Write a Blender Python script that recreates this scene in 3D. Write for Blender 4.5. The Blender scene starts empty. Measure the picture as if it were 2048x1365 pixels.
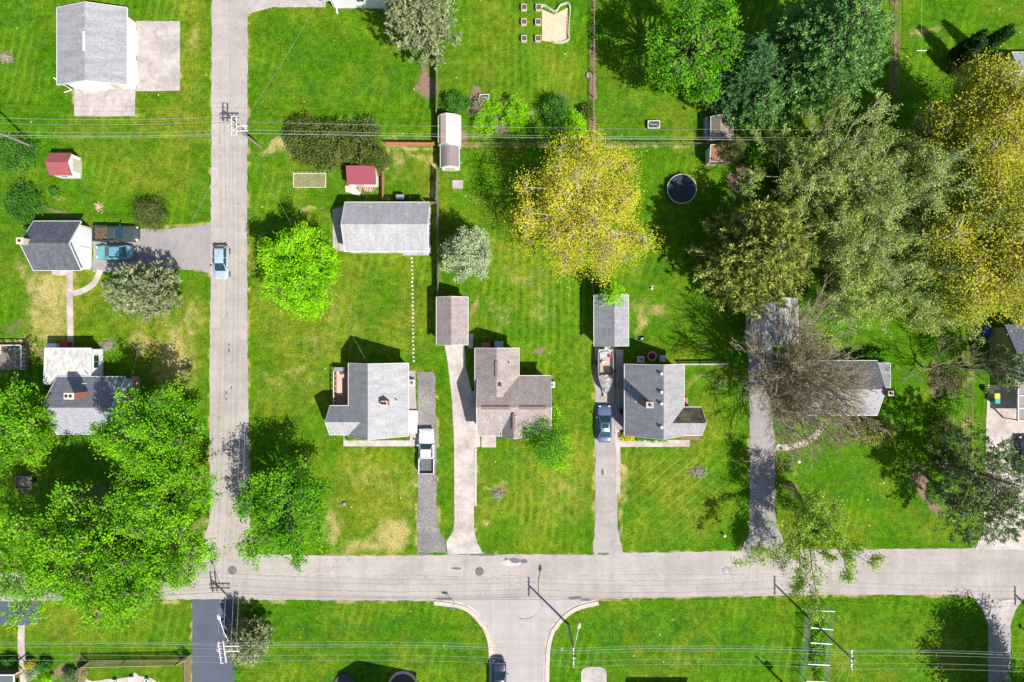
import bpy, math, random
import numpy as np
from mathutils import Vector, Matrix
# ------------------------------------------------------------------ camera, light, exposure
scene = bpy.context.scene
H = 85.333                                   # drone height above the lawn, metres
cam_data = bpy.data.cameras.new('camera'); cam_data.lens = 24; cam_data.sensor_width = 36
cam_data.clip_start = 1; cam_data.clip_end = 3000
cam = bpy.data.objects.new('camera', cam_data); scene.collection.objects.link(cam)
cam.location = (0, 0, H); cam.rotation_euler = (0, 0, 0); scene.camera = cam
SUN_EL, SUN_AZ = math.radians(52.5), math.radians(134.5)      # azimuth clockwise from picture-up
world = bpy.data.worlds.new('World'); scene.world = world; world.use_nodes = True
wn = world.node_tree; sky = wn.nodes.new('ShaderNodeTexSky'); sky.sky_type = 'NISHITA'
sky.sun_disc = False; sky.sun_elevation = SUN_EL; sky.sun_rotation = SUN_AZ
wn.nodes['Background'].inputs['Strength'].default_value = 0.095
wn.links.new(sky.outputs[0], wn.nodes['Background'].inputs['Color'])
sd = bpy.data.lights.new('sun', 'SUN'); sd.energy = 5.0; sd.angle = math.radians(0.5); sd.color = (1, 0.955, 0.88)
sun = bpy.data.objects.new('sun', sd); scene.collection.objects.link(sun)
SUNV = Vector((math.sin(SUN_AZ)*math.cos(SUN_EL), math.cos(SUN_AZ)*math.cos(SUN_EL), math.sin(SUN_EL)))
sun.rotation_euler = SUNV.to_track_quat('Z', 'Y').to_euler(); sun.location = (60, -60, 100)
scene.view_settings.view_transform = 'Standard'; scene.view_settings.look = 'None'
scene.view_settings.exposure = 0.66; scene.view_settings.gamma = 1
col = scene.collection
rnd = random.Random(7)
# ------------------------------------------------------------------ helpers
def P(px, py, z=0.0):
    k = (H - z)/H/16
    return ((px-1024)*k, (682.5-py)*k, z)
def PV(px, py, z=0.0): return Vector(P(px, py, z))
def S(n, z=0.0): return n/16*(H-z)/H
def L(r, g, b):
    f = lambda c: (c/255/12.92 if c/255 <= .04045 else ((c/255+.055)/1.055)**2.4)
    return (f(r), f(g), f(b), 1)
def tag(o, label=None, cat=None, group=None, kind=None):
    if label: o['label'] = label
    if cat: o['category'] = cat
    if group: o['group'] = group
    if kind: o['kind'] = kind
    return o
def empty(name, loc=(0, 0, 0), label=None, cat=None, group=None):
    o = bpy.data.objects.new(name, None); o.empty_display_size = .5; col.objects.link(o)
    o.location = loc; return tag(o, label, cat, group)
def wloc(o):
    v = Vector((0, 0, 0))
    while o is not None: v += o.location; o = o.parent
    return v
def link_mesh(name, me, mat, parent, smooth=False):
    o = bpy.data.objects.new(name, me); col.objects.link(o)
    if mat:
        for m in (mat if isinstance(mat, (list, tuple)) else [mat]): me.materials.append(m)
    if parent: o.parent = parent
    if smooth:
        me.polygons.foreach_set('use_smooth', [True]*len(me.polygons))
    return o
class MB:
    def __init__(s): s.v = []; s.f = []
    def add(s, vs, fs):
        n = len(s.v); s.v += [tuple(v) for v in vs]; s.f += [tuple(i+n for i in f) for f in fs]; return s
    def box(s, x0, x1, y0, y1, z0, z1):
        return s.add([(x0,y0,z0),(x1,y0,z0),(x1,y1,z0),(x0,y1,z0),(x0,y0,z1),(x1,y0,z1),(x1,y1,z1),(x0,y1,z1)],
                     [(3,2,1,0),(4,5,6,7),(0,1,5,4),(1,2,6,5),(2,3,7,6),(3,0,4,7)])
    def hexa(s, b, t): return s.add(list(b)+list(t), [(3,2,1,0),(4,5,6,7),(0,1,5,4),(1,2,6,5),(2,3,7,6),(3,0,4,7)])
    def prism(s, pts, z0, z1):
        n = len(pts)
        a = sum(pts[i][0]*pts[(i+1)%n][1]-pts[(i+1)%n][0]*pts[i][1] for i in range(n))
        if a < 0: pts = pts[::-1]
        return s.add([(p[0],p[1],z0) for p in pts]+[(p[0],p[1],z1) for p in pts],
                     [tuple(range(n-1,-1,-1)), tuple(range(n,2*n))]+[(i,(i+1)%n,n+(i+1)%n,n+i) for i in range(n)])
    def bar(s, p, q, w, h=None):
        h = h or w; p = Vector(p); q = Vector(q); d = (q-p)
        if d.length < 1e-6: return s
        d.normalize(); u = d.cross(Vector((0,0,1)))
        if u.length < 1e-3: u = Vector((1,0,0))
        u.normalize(); v = u.cross(d); u = u*w/2; v = v*h/2
        return s.hexa([p-u-v, p+u-v, p+u+v, p-u+v], [q-u-v, q+u-v, q+u+v, q-u+v])
    def tube(s, pts, r, n=8, cap=True):
        pts = [Vector(p) for p in pts]; rs = r if isinstance(r, (list, tuple)) else [r]*len(pts)
        vs = []; 
        for i, p in enumerate(pts):
            d = (pts[min(i+1, len(pts)-1)]-pts[max(i-1, 0)]).normalized()
            u = d.cross(Vector((0,0,1))) if abs(d.z) < .95 else d.cross(Vector((1,0,0)))
            u.normalize(); w = d.cross(u)
            for k in range(n):
                a = 2*math.pi*k/n; vs.append(p+(u*math.cos(a)+w*math.sin(a))*rs[i])
        fs = [(i*n+k, i*n+(k+1)%n, (i+1)*n+(k+1)%n, (i+1)*n+k) for i in range(len(pts)-1) for k in range(n)]
        if cap: fs += [tuple(range(n-1,-1,-1)), tuple(range((len(pts)-1)*n, len(pts)*n))]
        return s.add(vs, fs)
    def disc(s, c, r, z0, z1, n=32, r2=None):
        r2 = r if r2 is None else r2
        a = [(c[0]+r*math.cos(2*math.pi*k/n), c[1]+r*math.sin(2*math.pi*k/n), z0) for k in range(n)]
        b = [(c[0]+r2*math.cos(2*math.pi*k/n), c[1]+r2*math.sin(2*math.pi*k/n), z1) for k in range(n)]
        return s.add(a+b, [tuple(range(n-1,-1,-1)), tuple(range(n,2*n))]+[(i,(i+1)%n,n+(i+1)%n,n+i) for i in range(n)])
    def ring(s, c, r0, r1, z0, z1, n=40):
        vs = []
        for k in range(n):
            a = 2*math.pi*k/n; ca, sa = math.cos(a), math.sin(a)
            vs += [(c[0]+r0*ca,c[1]+r0*sa,z0),(c[0]+r1*ca,c[1]+r1*sa,z0),(c[0]+r1*ca,c[1]+r1*sa,z1),(c[0]+r0*ca,c[1]+r0*sa,z1)]
        fs = []
        for k in range(n):
            a = 4*k; b = 4*((k+1)%n)
            fs += [(a+1,b+1,b+2,a+2),(a+2,b+2,b+3,a+3),(a+3,b+3,b,a),(a,b,b+1,a+1)]
        return s.add(vs, fs)
    def build(s, name, mat, parent=None, smooth=False, bevel=0, sub=0):
        off = wloc(parent) if parent else Vector((0,0,0))
        me = bpy.data.meshes.new(name)
        me.from_pydata([(v[0]-off.x, v[1]-off.y, v[2]-off.z) for v in s.v], [], s.f); me.update()
        o = link_mesh(name, me, mat, parent, smooth)
        if bevel:
            b = o.modifiers.new('bevel', 'BEVEL'); b.width = bevel; b.segments = 2; b.limit_method = 'ANGLE'
        if sub:
            b = o.modifiers.new('sub', 'SUBSURF'); b.levels = sub; b.render_levels = sub
        return o
def npmesh(name, V, F, mat, parent=None, attr=None, smooth=False):
    off = wloc(parent) if parent else Vector((0,0,0))
    V = np.asarray(V, dtype=np.float32) - np.array(off, dtype=np.float32)
    F = np.asarray(F, dtype=np.int32); k = F.shape[1]; nf = len(F)
    me = bpy.data.meshes.new(name)
    me.vertices.add(len(V)); me.vertices.foreach_set('co', V.ravel())
    me.loops.add(nf*k); me.loops.foreach_set('vertex_index', F.ravel())
    me.polygons.add(nf); me.polygons.foreach_set('loop_start', np.arange(nf, dtype=np.int32)*k)
    me.polygons.foreach_set('loop_total', np.full(nf, k, dtype=np.int32))
    if smooth: me.polygons.foreach_set('use_smooth', np.ones(nf, dtype=bool))
    me.update(calc_edges=True)
    if attr is not None:
        for an, arr in attr.items():
            if arr.ndim == 1:
                a = me.attributes.new(an, 'FLOAT', 'POINT'); a.data.foreach_set('value', arr.astype(np.float32))
            else:
                a = me.attributes.new(an, 'FLOAT_COLOR', 'POINT'); a.data.foreach_set('color', arr.astype(np.float32).ravel())
    return link_mesh(name, me, mat, parent)
# ------------------------------------------------------------------ materials
class NT:
    def __init__(s, name):
        s.m = bpy.data.materials.new(name); s.m.use_nodes = True; s.t = s.m.node_tree
        s.b = s.t.nodes['Principled BSDF']; s.o = s.t.nodes['Material Output']; s.tc = s.t.nodes.new('ShaderNodeTexCoord')
    def n(s, ty, **kw):
        nd = s.t.nodes.new('ShaderNode'+ty)
        for k, v in kw.items(): setattr(nd, k, v)
        return nd
    def set(s, sock, v):
        if isinstance(v, bpy.types.NodeSocket): s.t.links.new(v, sock)
        else: sock.default_value = v
    def map(s, vec=None, scale=(1,1,1), rot=(0,0,0), loc=(0,0,0)):
        nd = s.n('Mapping'); s.set(nd.inputs[0], vec or s.tc.outputs['Object'])
        nd.inputs['Scale'].default_value = scale; nd.inputs['Rotation'].default_value = rot; nd.inputs['Location'].default_value = loc
        return nd.outputs[0]
    def noise(s, scale, detail=4, rough=.6, vec=None, dist=0):
        nd = s.n('TexNoise'); s.set(nd.inputs['Vector'], vec or s.tc.outputs['Object'])
        nd.inputs['Scale'].default_value = scale; nd.inputs['Detail'].default_value = detail
        nd.inputs['Roughness'].default_value = rough; nd.inputs['Distortion'].default_value = dist
        return nd.outputs[0]
    def ramp(s, fac, stops, interp='LINEAR'):
        nd = s.n('ValToRGB'); s.set(nd.inputs[0], fac); cr = nd.color_ramp; cr.interpolation = interp
        while len(cr.elements) < len(stops): cr.elements.new(.5)
        for e, (p, c) in zip(cr.elements, stops):
            e.position = p; e.color = c if not isinstance(c, (int, float)) else (c, c, c, 1)
        return nd.outputs[0]
    def mix(s, fac, a, b, mode='MIX'):
        nd = s.n('Mix', data_type='RGBA', blend_type=mode)
        s.set(nd.inputs[0], fac); s.set(nd.inputs[6], a); s.set(nd.inputs[7], b); return nd.outputs[2]
    def math(s, op, a, b=0.0, clamp=False):
        nd = s.n('Math', operation=op, use_clamp=clamp); s.set(nd.inputs[0], a); s.set(nd.inputs[1], b); return nd.outputs[0]
    def smooth(s, v, lo, hi):
        nd = s.n('MapRange', interpolation_type='SMOOTHSTEP'); s.set(nd.inputs[0], v)
        nd.inputs[1].default_value = lo; nd.inputs[2].default_value = hi; return nd.outputs[0]
    def bump(s, h, strength=.3, dist=.05):
        nd = s.n('Bump'); s.set(nd.inputs['Height'], h); nd.inputs['Strength'].default_value = strength
        nd.inputs['Distance'].default_value = dist; s.t.links.new(nd.outputs[0], s.b.inputs['Normal'])
    def fin(s, color, rough=.85, metal=0, spec=.35, coat=0):
        s.set(s.b.inputs['Base Color'], color); s.set(s.b.inputs['Roughness'], rough)
        s.b.inputs['Metallic'].default_value = metal; s.b.inputs['Specular IOR Level'].default_value = spec
        s.b.inputs['Coat Weight'].default_value = coat
        return s.m
def mat(name, c1, c2=None, scale=3, rough=.8, detail=5, metal=0, spec=.35, coat=0, big=.12, bump=.2, vec=None, stretch=None):
    t = NT(name); c2 = c2 or tuple(x*.75 for x in c1[:3])+(1,)
    v = t.map(scale=stretch) if stretch else None
    c = t.ramp(t.noise(scale, detail, .65, v), [(.3, c2), (.7, c1)])
    if big: c = t.mix(1, c, t.ramp(t.noise(.35, 3), [(.3, 1-big), (.7, 1.0)]), 'MULTIPLY')
    if bump: t.bump(t.noise(scale*2.5, 4, .6, v), bump, .02)
    return t.fin(c, rough, metal, spec, coat)
def shingle(name, ca, cb, axis='x', streak=.14, dirt=None):
    t = NT(name)
    v = t.map(rot=(0, 0, 0 if axis == 'x' else math.pi/2))
    br = t.n('TexBrick'); t.set(br.inputs['Vector'], v); br.offset = .5; br.inputs['Color1'].default_value = ca; br.inputs['Color2'].default_value = cb
    br.inputs['Mortar'].default_value = tuple(x*.62 for x in cb[:3])+(1,); br.inputs['Scale'].default_value = 1
    br.inputs['Mortar Size'].default_value = .016; br.inputs['Brick Width'].default_value = .21; br.inputs['Row Height'].default_value = .18
    br.inputs['Mortar Smooth'].default_value = .4
    c = br.outputs[0]
    grit = t.ramp(t.noise(6, 8, .85), [(.34, .72), (.66, 1.2)]); c = t.mix(1, c, grit, 'MULTIPLY')
    st = t.noise(.6, 4, .6, t.map(scale=(2.6, .5, 1) if axis == 'x' else (.5, 2.6, 1)))
    c = t.mix(1, c, t.ramp(st, [(.32, 1-streak*1.6), (.68, 1.05)]), 'MULTIPLY')
    if dirt: c = t.mix(t.smooth(t.noise(1.3, 8, .8), .42, .62), c, dirt)
    t.bump(br.outputs[1], -.4, .02)
    return t.fin(c, .9, spec=.2)
def asphalt(name, c, dark=None, crack=.5, patch=.25, scale=1, speck=.1):
    t = NT(name); d = dark or tuple(x*.5 for x in c[:3])+(1,)
    k = t.mix(1, c, t.ramp(t.noise(9*scale, 8, .8), [(.3, 1-speck*1.6), (.7, 1+speck*.7)]), 'MULTIPLY')
    k = t.mix(1, k, t.ramp(t.noise(.23, 5, .6), [(.34, 1-patch*.7), (.62, 1.0)]), 'MULTIPLY')
    k = t.mix(1, k, t.ramp(t.noise(1.1, 6, .7), [(.3, 1-patch*.35), (.7, 1.04)]), 'MULTIPLY')
    for sc_ in ((.9, .035, 1), (.035, .9, 1)): k = t.mix(1, k, t.ramp(t.noise(1, 4, .6, t.map(scale=sc_)), [(.36, .94), (.6, 1.02)]), 'MULTIPLY')
    if crack:
        w = t.n('VectorMath', operation='ADD'); t.set(w.inputs[0], t.tc.outputs['Object'])
        nn = t.n('TexNoise'); nn.inputs['Scale'].default_value = .7; nn.inputs['Detail'].default_value = 6
        t.set(nn.inputs['Vector'], t.tc.outputs['Object'])
        sc = t.n('VectorMath', operation='SCALE'); t.set(sc.inputs[0], nn.outputs['Color']); sc.inputs['Scale'].default_value = 2.2
        t.set(w.inputs[1], sc.outputs[0])
        for vs, wd in ((.2, .010), (.45, .013)):
            vo = t.n('TexVoronoi', feature='DISTANCE_TO_EDGE'); t.set(vo.inputs['Vector'], w.outputs[0]); vo.inputs['Scale'].default_value = vs
            f = t.math('SUBTRACT', 1.0, t.smooth(vo.outputs[0], 0, wd), True)
            f = t.math('MULTIPLY', f, t.smooth(t.noise(.3, 4), .38, .52)); f = t.math('MULTIPLY', f, crack)
            k = t.mix(f, k, d)
    t.bump(t.noise(30, 4, .7), .25, .01)
    return t.fin(k, .9, spec=.2)
def leafmat(name, cols, transl=.3, rough=.7, spec=.06):
    t = NT(name); a = t.n('Attribute', attribute_name='rnd')
    n = len(cols); stops = [(i/max(n-1, 1), c) for i, c in enumerate(cols)]
    c = t.ramp(a.outputs['Fac'], stops)
    c = t.mix(1, c, t.ramp(t.noise(.5, 3), [(.3, .78), (.7, 1.12)]), 'MULTIPLY')
    t.fin(c, rough, spec=spec)
    tr = t.n('BsdfTranslucent'); t.set(tr.inputs[0], c); mx = t.n('MixShader'); mx.inputs[0].default_value = transl
    t.t.links.new(t.b.outputs[0], mx.inputs[1]); t.t.links.new(tr.outputs[0], mx.inputs[2]); t.t.links.new(mx.outputs[0], t.o.inputs[0])
    return t.m
M = {}
def l3(r, g, b): return (r, g, b, 1)
M['road'] = asphalt('road', l3(.388,.345,.318), l3(.17,.155,.15), .5, .26, 1, .16)
M['drive_old'] = asphalt('drive_old', l3(.30,.275,.265), l3(.09,.085,.085), .7, .5, .6, .45)
M['drive_mid'] = asphalt('drive_mid', l3(.37,.335,.315), l3(.13,.12,.12), .6, .35)
M['drive_grey'] = asphalt('drive_grey', l3(.30,.275,.272), l3(.1,.1,.1), .4, .25)
M['drive_dark'] = asphalt('drive_dark', l3(.085,.10,.135), l3(.05,.05,.06), .1, .15)
M['tar'] = mat('tar', l3(.17,.16,.16), l3(.08,.08,.08), 6)
def concrete(name, c, slab=2.6, rot=0):
    t = NT(name)
    k = t.mix(1, c, t.ramp(t.noise(6, 8, .75), [(.3, .86), (.7, 1.05)]), 'MULTIPLY')
    k = t.mix(1, k, t.ramp(t.noise(.5, 5, .65), [(.36, .72), (.60, 1.04)]), 'MULTIPLY'); k = t.mix(1, k, t.ramp(t.noise(1.7, 7, .75), [(.36, .84), (.6, 1.04)]), 'MULTIPLY')
    br = t.n('TexBrick'); br.offset = 0; t.set(br.inputs['Vector'], t.map(rot=(0,0,rot))); br.inputs['Scale'].default_value = 1
    br.inputs['Brick Width'].default_value = slab; br.inputs['Row Height'].default_value = slab; br.inputs['Mortar Size'].default_value = .025
    f = t.math('MULTIPLY', br.outputs[1], .35); k = t.mix(f, k, l3(.18,.16,.14))
    t.bump(t.noise(20, 4), .15, .01)
    return t.fin(k, .88, spec=.25)
M['concrete'] = concrete('concrete', l3(.46,.405,.37), 3.4)
M['concrete2'] = concrete('concrete_path', l3(.46,.40,.36), 1.5)
M['pad'] = concrete('concrete_pad', l3(.41,.365,.345), 30)
M['curb'] = mat('curb', l3(.52,.46,.40), l3(.36,.31,.26), 4)
M['white'] = mat('white_siding', l3(.80,.80,.80), l3(.70,.70,.72), 3, .55, big=.06, bump=.1)
M['rusty'] = mat('rusty_wire', l3(.30,.22,.16), l3(.2,.14,.1), 8)
M['stumptop'] = mat('stump_top', l3(.34,.28,.22), l3(.2,.16,.12), 6)
M['trim'] = mat('white_trim', l3(.60,.59,.575), l3(.6,.6,.58), 4, .5, big=.05, bump=0)
M['cream'] = mat('cream_siding', l3(.60,.54,.42), l3(.5,.45,.35), 3, .6)
M['beige'] = mat('beige_siding', l3(.42,.37,.25), l3(.36,.31,.21), 3, .7)
M['blueside'] = mat('blue_siding', l3(.35,.45,.52), l3(.28,.37,.45), 3, .6)
M['brownside'] = mat('brown_siding', l3(.22,.15,.12), l3(.17,.11,.09), 3, .7)
M['brick'] = mat('brick', l3(.42,.15,.10), l3(.26,.10,.07), 7, .9)
M['brickpale'] = mat('brick_pale', l3(.62,.52,.45), l3(.50,.38,.31), 7, .9)
M['brickbrown'] = mat('brick_brown', l3(.26,.15,.12), l3(.16,.09,.07), 7, .9)
M['flue'] = mat('flue', l3(.05,.04,.035), l3(.02,.02,.02), 8, .9)
M['wood'] = mat('weathered_wood', l3(.30,.25,.21), l3(.14,.115,.10), 8, .85, stretch=(.4, 3, 3))
M['woodtan'] = mat('tan_wood', l3(.50,.37,.24), l3(.34,.24,.15), 8, .8)
M['woodred'] = mat('red_stained_wood', l3(.58,.22,.15), l3(.44,.15,.10), 6, .75)
M['pole'] = mat('pole_wood', l3(.34,.29,.24), l3(.15,.12,.10), 10, .85, stretch=(4, 4, .5))
M['arm'] = mat('crossarm_wood', l3(.62,.60,.57), l3(.42,.40,.38), 8, .7)
M['metal'] = mat('grey_metal', l3(.45,.46,.47), l3(.35,.36,.37), 8, .4, metal=.6, bump=0)
M['black'] = mat('black_plastic', l3(.02,.02,.022), l3(.012,.012,.012), 8, .5, bump=0)
M['darkgrey'] = mat('dark_grey', l3(.06,.06,.065), l3(.04,.04,.04), 8, .6, bump=.1)
M['rubber'] = mat('rubber', l3(.025,.025,.025), l3(.015,.015,.015), 12, .8)
M['rim'] = mat('wheel_rim', l3(.55,.55,.56), l3(.4,.4,.4), 12, .3, metal=.8, bump=0)
M['deckred'] = mat('deck_boards', l3(.40,.17,.12), l3(.30,.12,.09), 8, .8, stretch=(6, .4, 1))
M['deckpink'] = mat('deck_mat', l3(.62,.40,.34), l3(.55,.34,.29), 6, .9)
M['redmetal'] = mat('red_metal_roof', l3(.33,.085,.085), l3(.22,.055,.06), 5, .5, spec=.5, stretch=(8, .5, 1))
M['maroonmetal'] = mat('maroon_metal_roof', l3(.27,.045,.065), l3(.20,.03,.05), 5, .5, spec=.5, stretch=(8, .5, 1))
M['mossred'] = mat('leaf_strewn_roof', l3(.33,.10,.08), l3(.16,.14,.05), 6, .9)
M['tan_roof'] = mat('tan_roof_panel', l3(.58,.42,.30), l3(.48,.34,.24), 4, .6, stretch=(1, 6, 1))
M['whiteroof'] = mat('white_roof_panel', l3(.74,.60,.46), l3(.62,.50,.38), 4, .6)
M['flatroof'] = mat('flat_roof_stained', l3(.62,.60,.58), l3(.27,.26,.26), 1.4, .8, detail=9, stretch=(1.6, .7, 1))
M['glass'] = mat('window_glass', l3(.03,.05,.06), l3(.02,.03,.04), 2, .08, spec=.8, big=0, bump=0)
M['carglass'] = mat('car_glass', l3(.012,.045,.05), l3(.008,.025,.03), 2, .06, spec=.9, big=0, bump=0)
M['soil'] = mat('garden_soil', l3(.42,.28,.18), l3(.22,.14,.09), 5, .95, detail=8)
M['mulch'] = mat('mulch', l3(.13,.10,.09), l3(.06,.045,.04), 9, .95)
M['stone'] = mat('stepping_stone', l3(.50,.44,.38), l3(.5,.44,.38), 6, .85)
M['bark'] = mat('bark', l3(.20,.165,.135), l3(.09,.07,.055), 6, .95)
M['barkpale'] = mat('bark_pale', l3(.42,.37,.32), l3(.22,.19,.16), 6, .95)
M['bluetarp'] = mat('blue_tarp', l3(.01,.06,.50), l3(.008,.03,.3), 5, .4, spec=.5)
M['yellowbin'] = mat('yellow_lid', l3(.80,.55,.03), l3(.7,.45,.02), 5, .4)
M['tealbin'] = mat('teal_lid', l3(.01,.38,.33), l3(.01,.3,.27), 5, .4)
M['red'] = mat('red_plastic', l3(.6,.02,.02), l3(.45,.015,.015), 5, .4)
M['tarp'] = mat('crumpled_tarp', l3(.45,.52,.62), l3(.06,.09,.14), 3.2, .35, detail=3, spec=.6, bump=.8)
M['wire'] = mat('wire_aluminium', l3(.40,.42,.40), l3(.3,.31,.3), 3, .45, bump=0)
M['wirecable'] = mat('cable_black', l3(.05,.05,.05), l3(.03,.03,.03), 3, .6, bump=0)
M['net'] = mat('green_net', l3(.10,.27,.17), l3(.07,.2,.12), 3, .7)
M['tramp'] = mat('trampoline_mat', l3(.018,.035,.065), l3(.013,.027,.05), .9, .7, big=.3)
M['pink'] = mat('pink_pad', l3(.75,.22,.20), l3(.65,.16,.15), 5, .6)
def paint(name, c, coat=.6):
    t = NT(name); k = t.mix(1, c, t.ramp(t.noise(1.5, 5), [(.3, .88), (.7, 1.04)]), 'MULTIPLY')
    return t.fin(k, t.ramp(t.noise(6, 5), [(.3, .2), (.8, .42)]), metal=.15, spec=.5, coat=coat)
# ------------------------------------------------------------------ ground sheet
def axis_coords(lo, hi, step, far):
    a = np.arange(lo, hi+1e-6, step); return np.concatenate([[-f for f in far[::-1]], a, far])
gx = axis_coords(-72, 72, .25, [76, 85, 100, 140, 220, 400, 800]); gy = axis_coords(-48, 48, .25, [52, 60, 80, 120, 220, 400, 800])
GX, GY = np.meshgrid(gx, gy); QX = GX*16+1024; QY = 682.5-GY*16         # metres -> survey units
rs = np.random.RandomState(3)
def vnoise(X, Y, sc, seed):
    r = np.random.RandomState(seed); g = r.rand(256, 256)
    x = X/sc+1000.3; y = Y/sc+1000.7; xi = np.floor(x).astype(int); yi = np.floor(y).astype(int); fx = x-xi; fy = y-yi
    fx = fx*fx*(3-2*fx); fy = fy*fy*(3-2*fy); xi %= 255; yi %= 255
    return (g[yi, xi]*(1-fx)+g[yi, xi+1]*fx)*(1-fy)+(g[yi+1, xi]*(1-fx)+g[yi+1, xi+1]*fx)*fy
n1 = vnoise(GX, GY, 2.2, 1); n2 = vnoise(GX, GY, .8, 2); n3 = vnoise(GX, GY, 6, 3)
WX = QX+(n1-.5)*34+(n2-.5)*14; WY = QY+(vnoise(GX, GY, 2.2, 5)-.5)*34+(vnoise(GX, GY, .8, 6)-.5)*14
dry = np.zeros_like(GX); soil = np.zeros_like(GX); tone = np.zeros_like(GX); stripe = np.zeros_like(GX); diag = np.zeros_like(GX); lush = np.zeros_like(GX)
def ell(A, cx, cy, rx, ry, s, soft=1.0):
    d = np.sqrt(((WX-cx)/rx)**2+((WY-cy)/ry)**2); np.maximum(A, s*np.clip((1.5-d)/1.1, 0, 1)**1.2, out=A)
def seg(A, x0, y0, x1, y1, w, s):
    dx, dy = x1-x0, y1-y0; l2 = dx*dx+dy*dy+1e-9
    t = np.clip(((WX-x0)*dx+(WY-y0)*dy)/l2, 0, 1); d = np.hypot(QX-(x0+t*dx)+(n2-.5)*4, QY-(y0+t*dy)+(n1-.5)*4)
    np.maximum(A, s*np.clip(1.4-d/w, 0, 1), out=A)
for e in [(92,590,32,60,.95),(125,580,25,60,.8),(60,560,20,40,.7),(100,650,40,40,.75),(355,715,42,60,.9),(390,640,14,60,.6),(300,690,40,20,.6),
          (330,640,40,20,.5),(780,1072,42,32,1.0),(730,1090,55,18,.8),(665,1050,20,45,.75),(618,422,26,10,.8),(560,305,38,18,.9),(540,300,20,12,.9),
          (1247,930,9,32,1),(1244,985,10,25,.8),(1290,640,22,35,.75),(1320,620,20,20,.6),(1860,60,26,16,.8),(385,80,26,40,.55),(785,320,14,60,.6),
          (810,300,30,10,.8),(855,330,12,40,.5),(600,742,28,14,.5),(500,490,10,60,.35),(985,985,16,10,.5),(1080,620,24,40,.4),(1000,640,20,50,.42),
          (1050,560,60,20,.35),(945,615,10,28,.8),(1110,985,60,50,.3),(975,1040,16,10,.7),(60,700,20,20,.85),(30,675,40,14,.9),(20,735,30,10,.5),
          (105,395,14,10,.55),(55,320,18,10,.5),(1230,640,10,30,.3),(1150,965,15,30,.35),(640,690,60,30,.3),(590,760,90,30,.3),(690,640,60,60,.28),
          (745,950,60,40,.35),(820,980,20,60,.35),(1385,760,20,10,.5),(1450,1010,30,10,.2),(1410,690,30,12,.4),(1100,215,20,10,.5),(1065,230,10,26,.6),
          (1420,330,20,10,.4),(1605,930,20,14,.3),(1270,540,10,30,.3),(1935,745,6,40,.8),(1935,870,6,60,.7),(1933,990,6,40,.4),(400,1050,20,30,.5),
          (1640,1210,30,12,.3),(1950,1120,8,5,.3),(1000,975,10,10,.6),(1200,1070,10,60,.3)]: ell(dry, *e)
for e in [(1395,945,12,12,1),(1075,715,12,11,.95),(947,622,8,26,.8),(198,414,8,8,.5),(115,428,32,6,.7),(60,322,10,8,.4),(850,165,22,34,.95),
          (1505,345,40,28,.95),(1460,365,24,18,.8),(1560,300,60,30,.8),(1640,330,70,50,.7),(1730,430,80,60,.7),(1780,330,60,60,.7),(1800,560,50,50,.6),(1690,520,50,50,.6),
          (1850,970,22,30,.9),(1900,840,30,30,.6),(1875,760,26,50,.7),(1870,1010,18,20,.9),(995,990,7,7,.8),(1640,1245,16,14,1),(1632,1300,12,60,.7),(1645,1340,16,20,.6),
          (690,1008,4,4,.9),(1582,970,16,22,.8),(1560,880,12,8,.8),(15,118,14,7,.6),(1172,152,8,10,.7),(945,195,14,24,.9),(1010,225,30,34,.95),(925,270,12,20,.8),
          (1120,225,26,34,.9),(1440,765,60,12,.5),(1430,735,50,5,.8),(1545,715,50,10,.5),(1360,790,10,50,.9),(1392,885,12,6,.9),(1310,877,60,4,.95),(1380,880,20,12,.9),
          (1600,840,46,10,.8),(1760,840,30,14,.6),(640,290,90,40,.85),(745,385,10,4,.8),(160,1330,10,30,.7),(372,1330,8,30,.6),(130,1350,40,22,.7),(60,1340,30,16,.7),(20,1345,40,20,.8),
          (480,1220,20,12,.6),(475,1260,6,40,.7),(30,650,40,10,.5),(0,720,60,40,.4),(80,715,20,20,.6),(215,690,12,8,.8),(230,850,30,20,.6),(200,1000,80,70,.5),(1870,700,30,20,.6),
          (1600,120,110,110,.8),(1440,160,60,70,.8),(1640,1010,10,10,.3),(1330,640,14,26,.35),(1900,90,30,25,.35),(895,345,24,6,.5),(690,1355,30,10,.8),(800,1358,22,8,.8)]: ell(soil, *e)
for e in [(1100,950,90,120,.8),(1050,480,90,120,.55),(620,640,130,160,.6),(750,1000,90,90,.9),(1130,160,60,60,.4),(980,100,50,80,.5),(300,340,110,60,.6),(1350,970,90,90,.5),
          (1400,860,60,80,.6),(60,1230,300,60,.6),(330,250,90,50,.7),(385,100,40,110,.9),(130,600,80,90,.9),(340,680,90,90,.9),(1800,1280,160,60,.25),(1350,1290,120,60,.1),
          (850,400,30,130,.5),(960,980,40,80,.7),(820,640,60,110,.5),(640,460,90,60,.4),(520,600,30,200,.5),(1640,1080,90,60,.7)]: ell(tone, *e, 1.3)
for e in [(60,60,70,90,.7),(610,120,90,80,.6),(730,190,90,60,.6),(20,480,50,90,.7),(500,400,12,30,.5),(1260,200,60,80,.5),(1300,500,90,80,.6),(1700,1000,120,70,.6),
          (1620,60,60,60,.5),(700,1290,260,70,.9),(1300,1280,260,80,.9),(1850,1280,120,60,.7),(320,1300,200,60,.6),(240,640,60,20,.8),(1360,900,60,20,.4),(400,360,20,60,.6),(1250,1050,30,40,.6),(1020,930,60,30,.5),(1400,600,60,60,.6),(100,1280,90,40,.4)]: ell(lush, *e, 1.3)
for e in [(1090,560,110,190,1),(1080,980,110,130,.7),(1060,150,120,160,.7),(930,480,50,110,.5),(1740,80,40,120,.7)]: ell(stripe, *e, 1.2)
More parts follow.
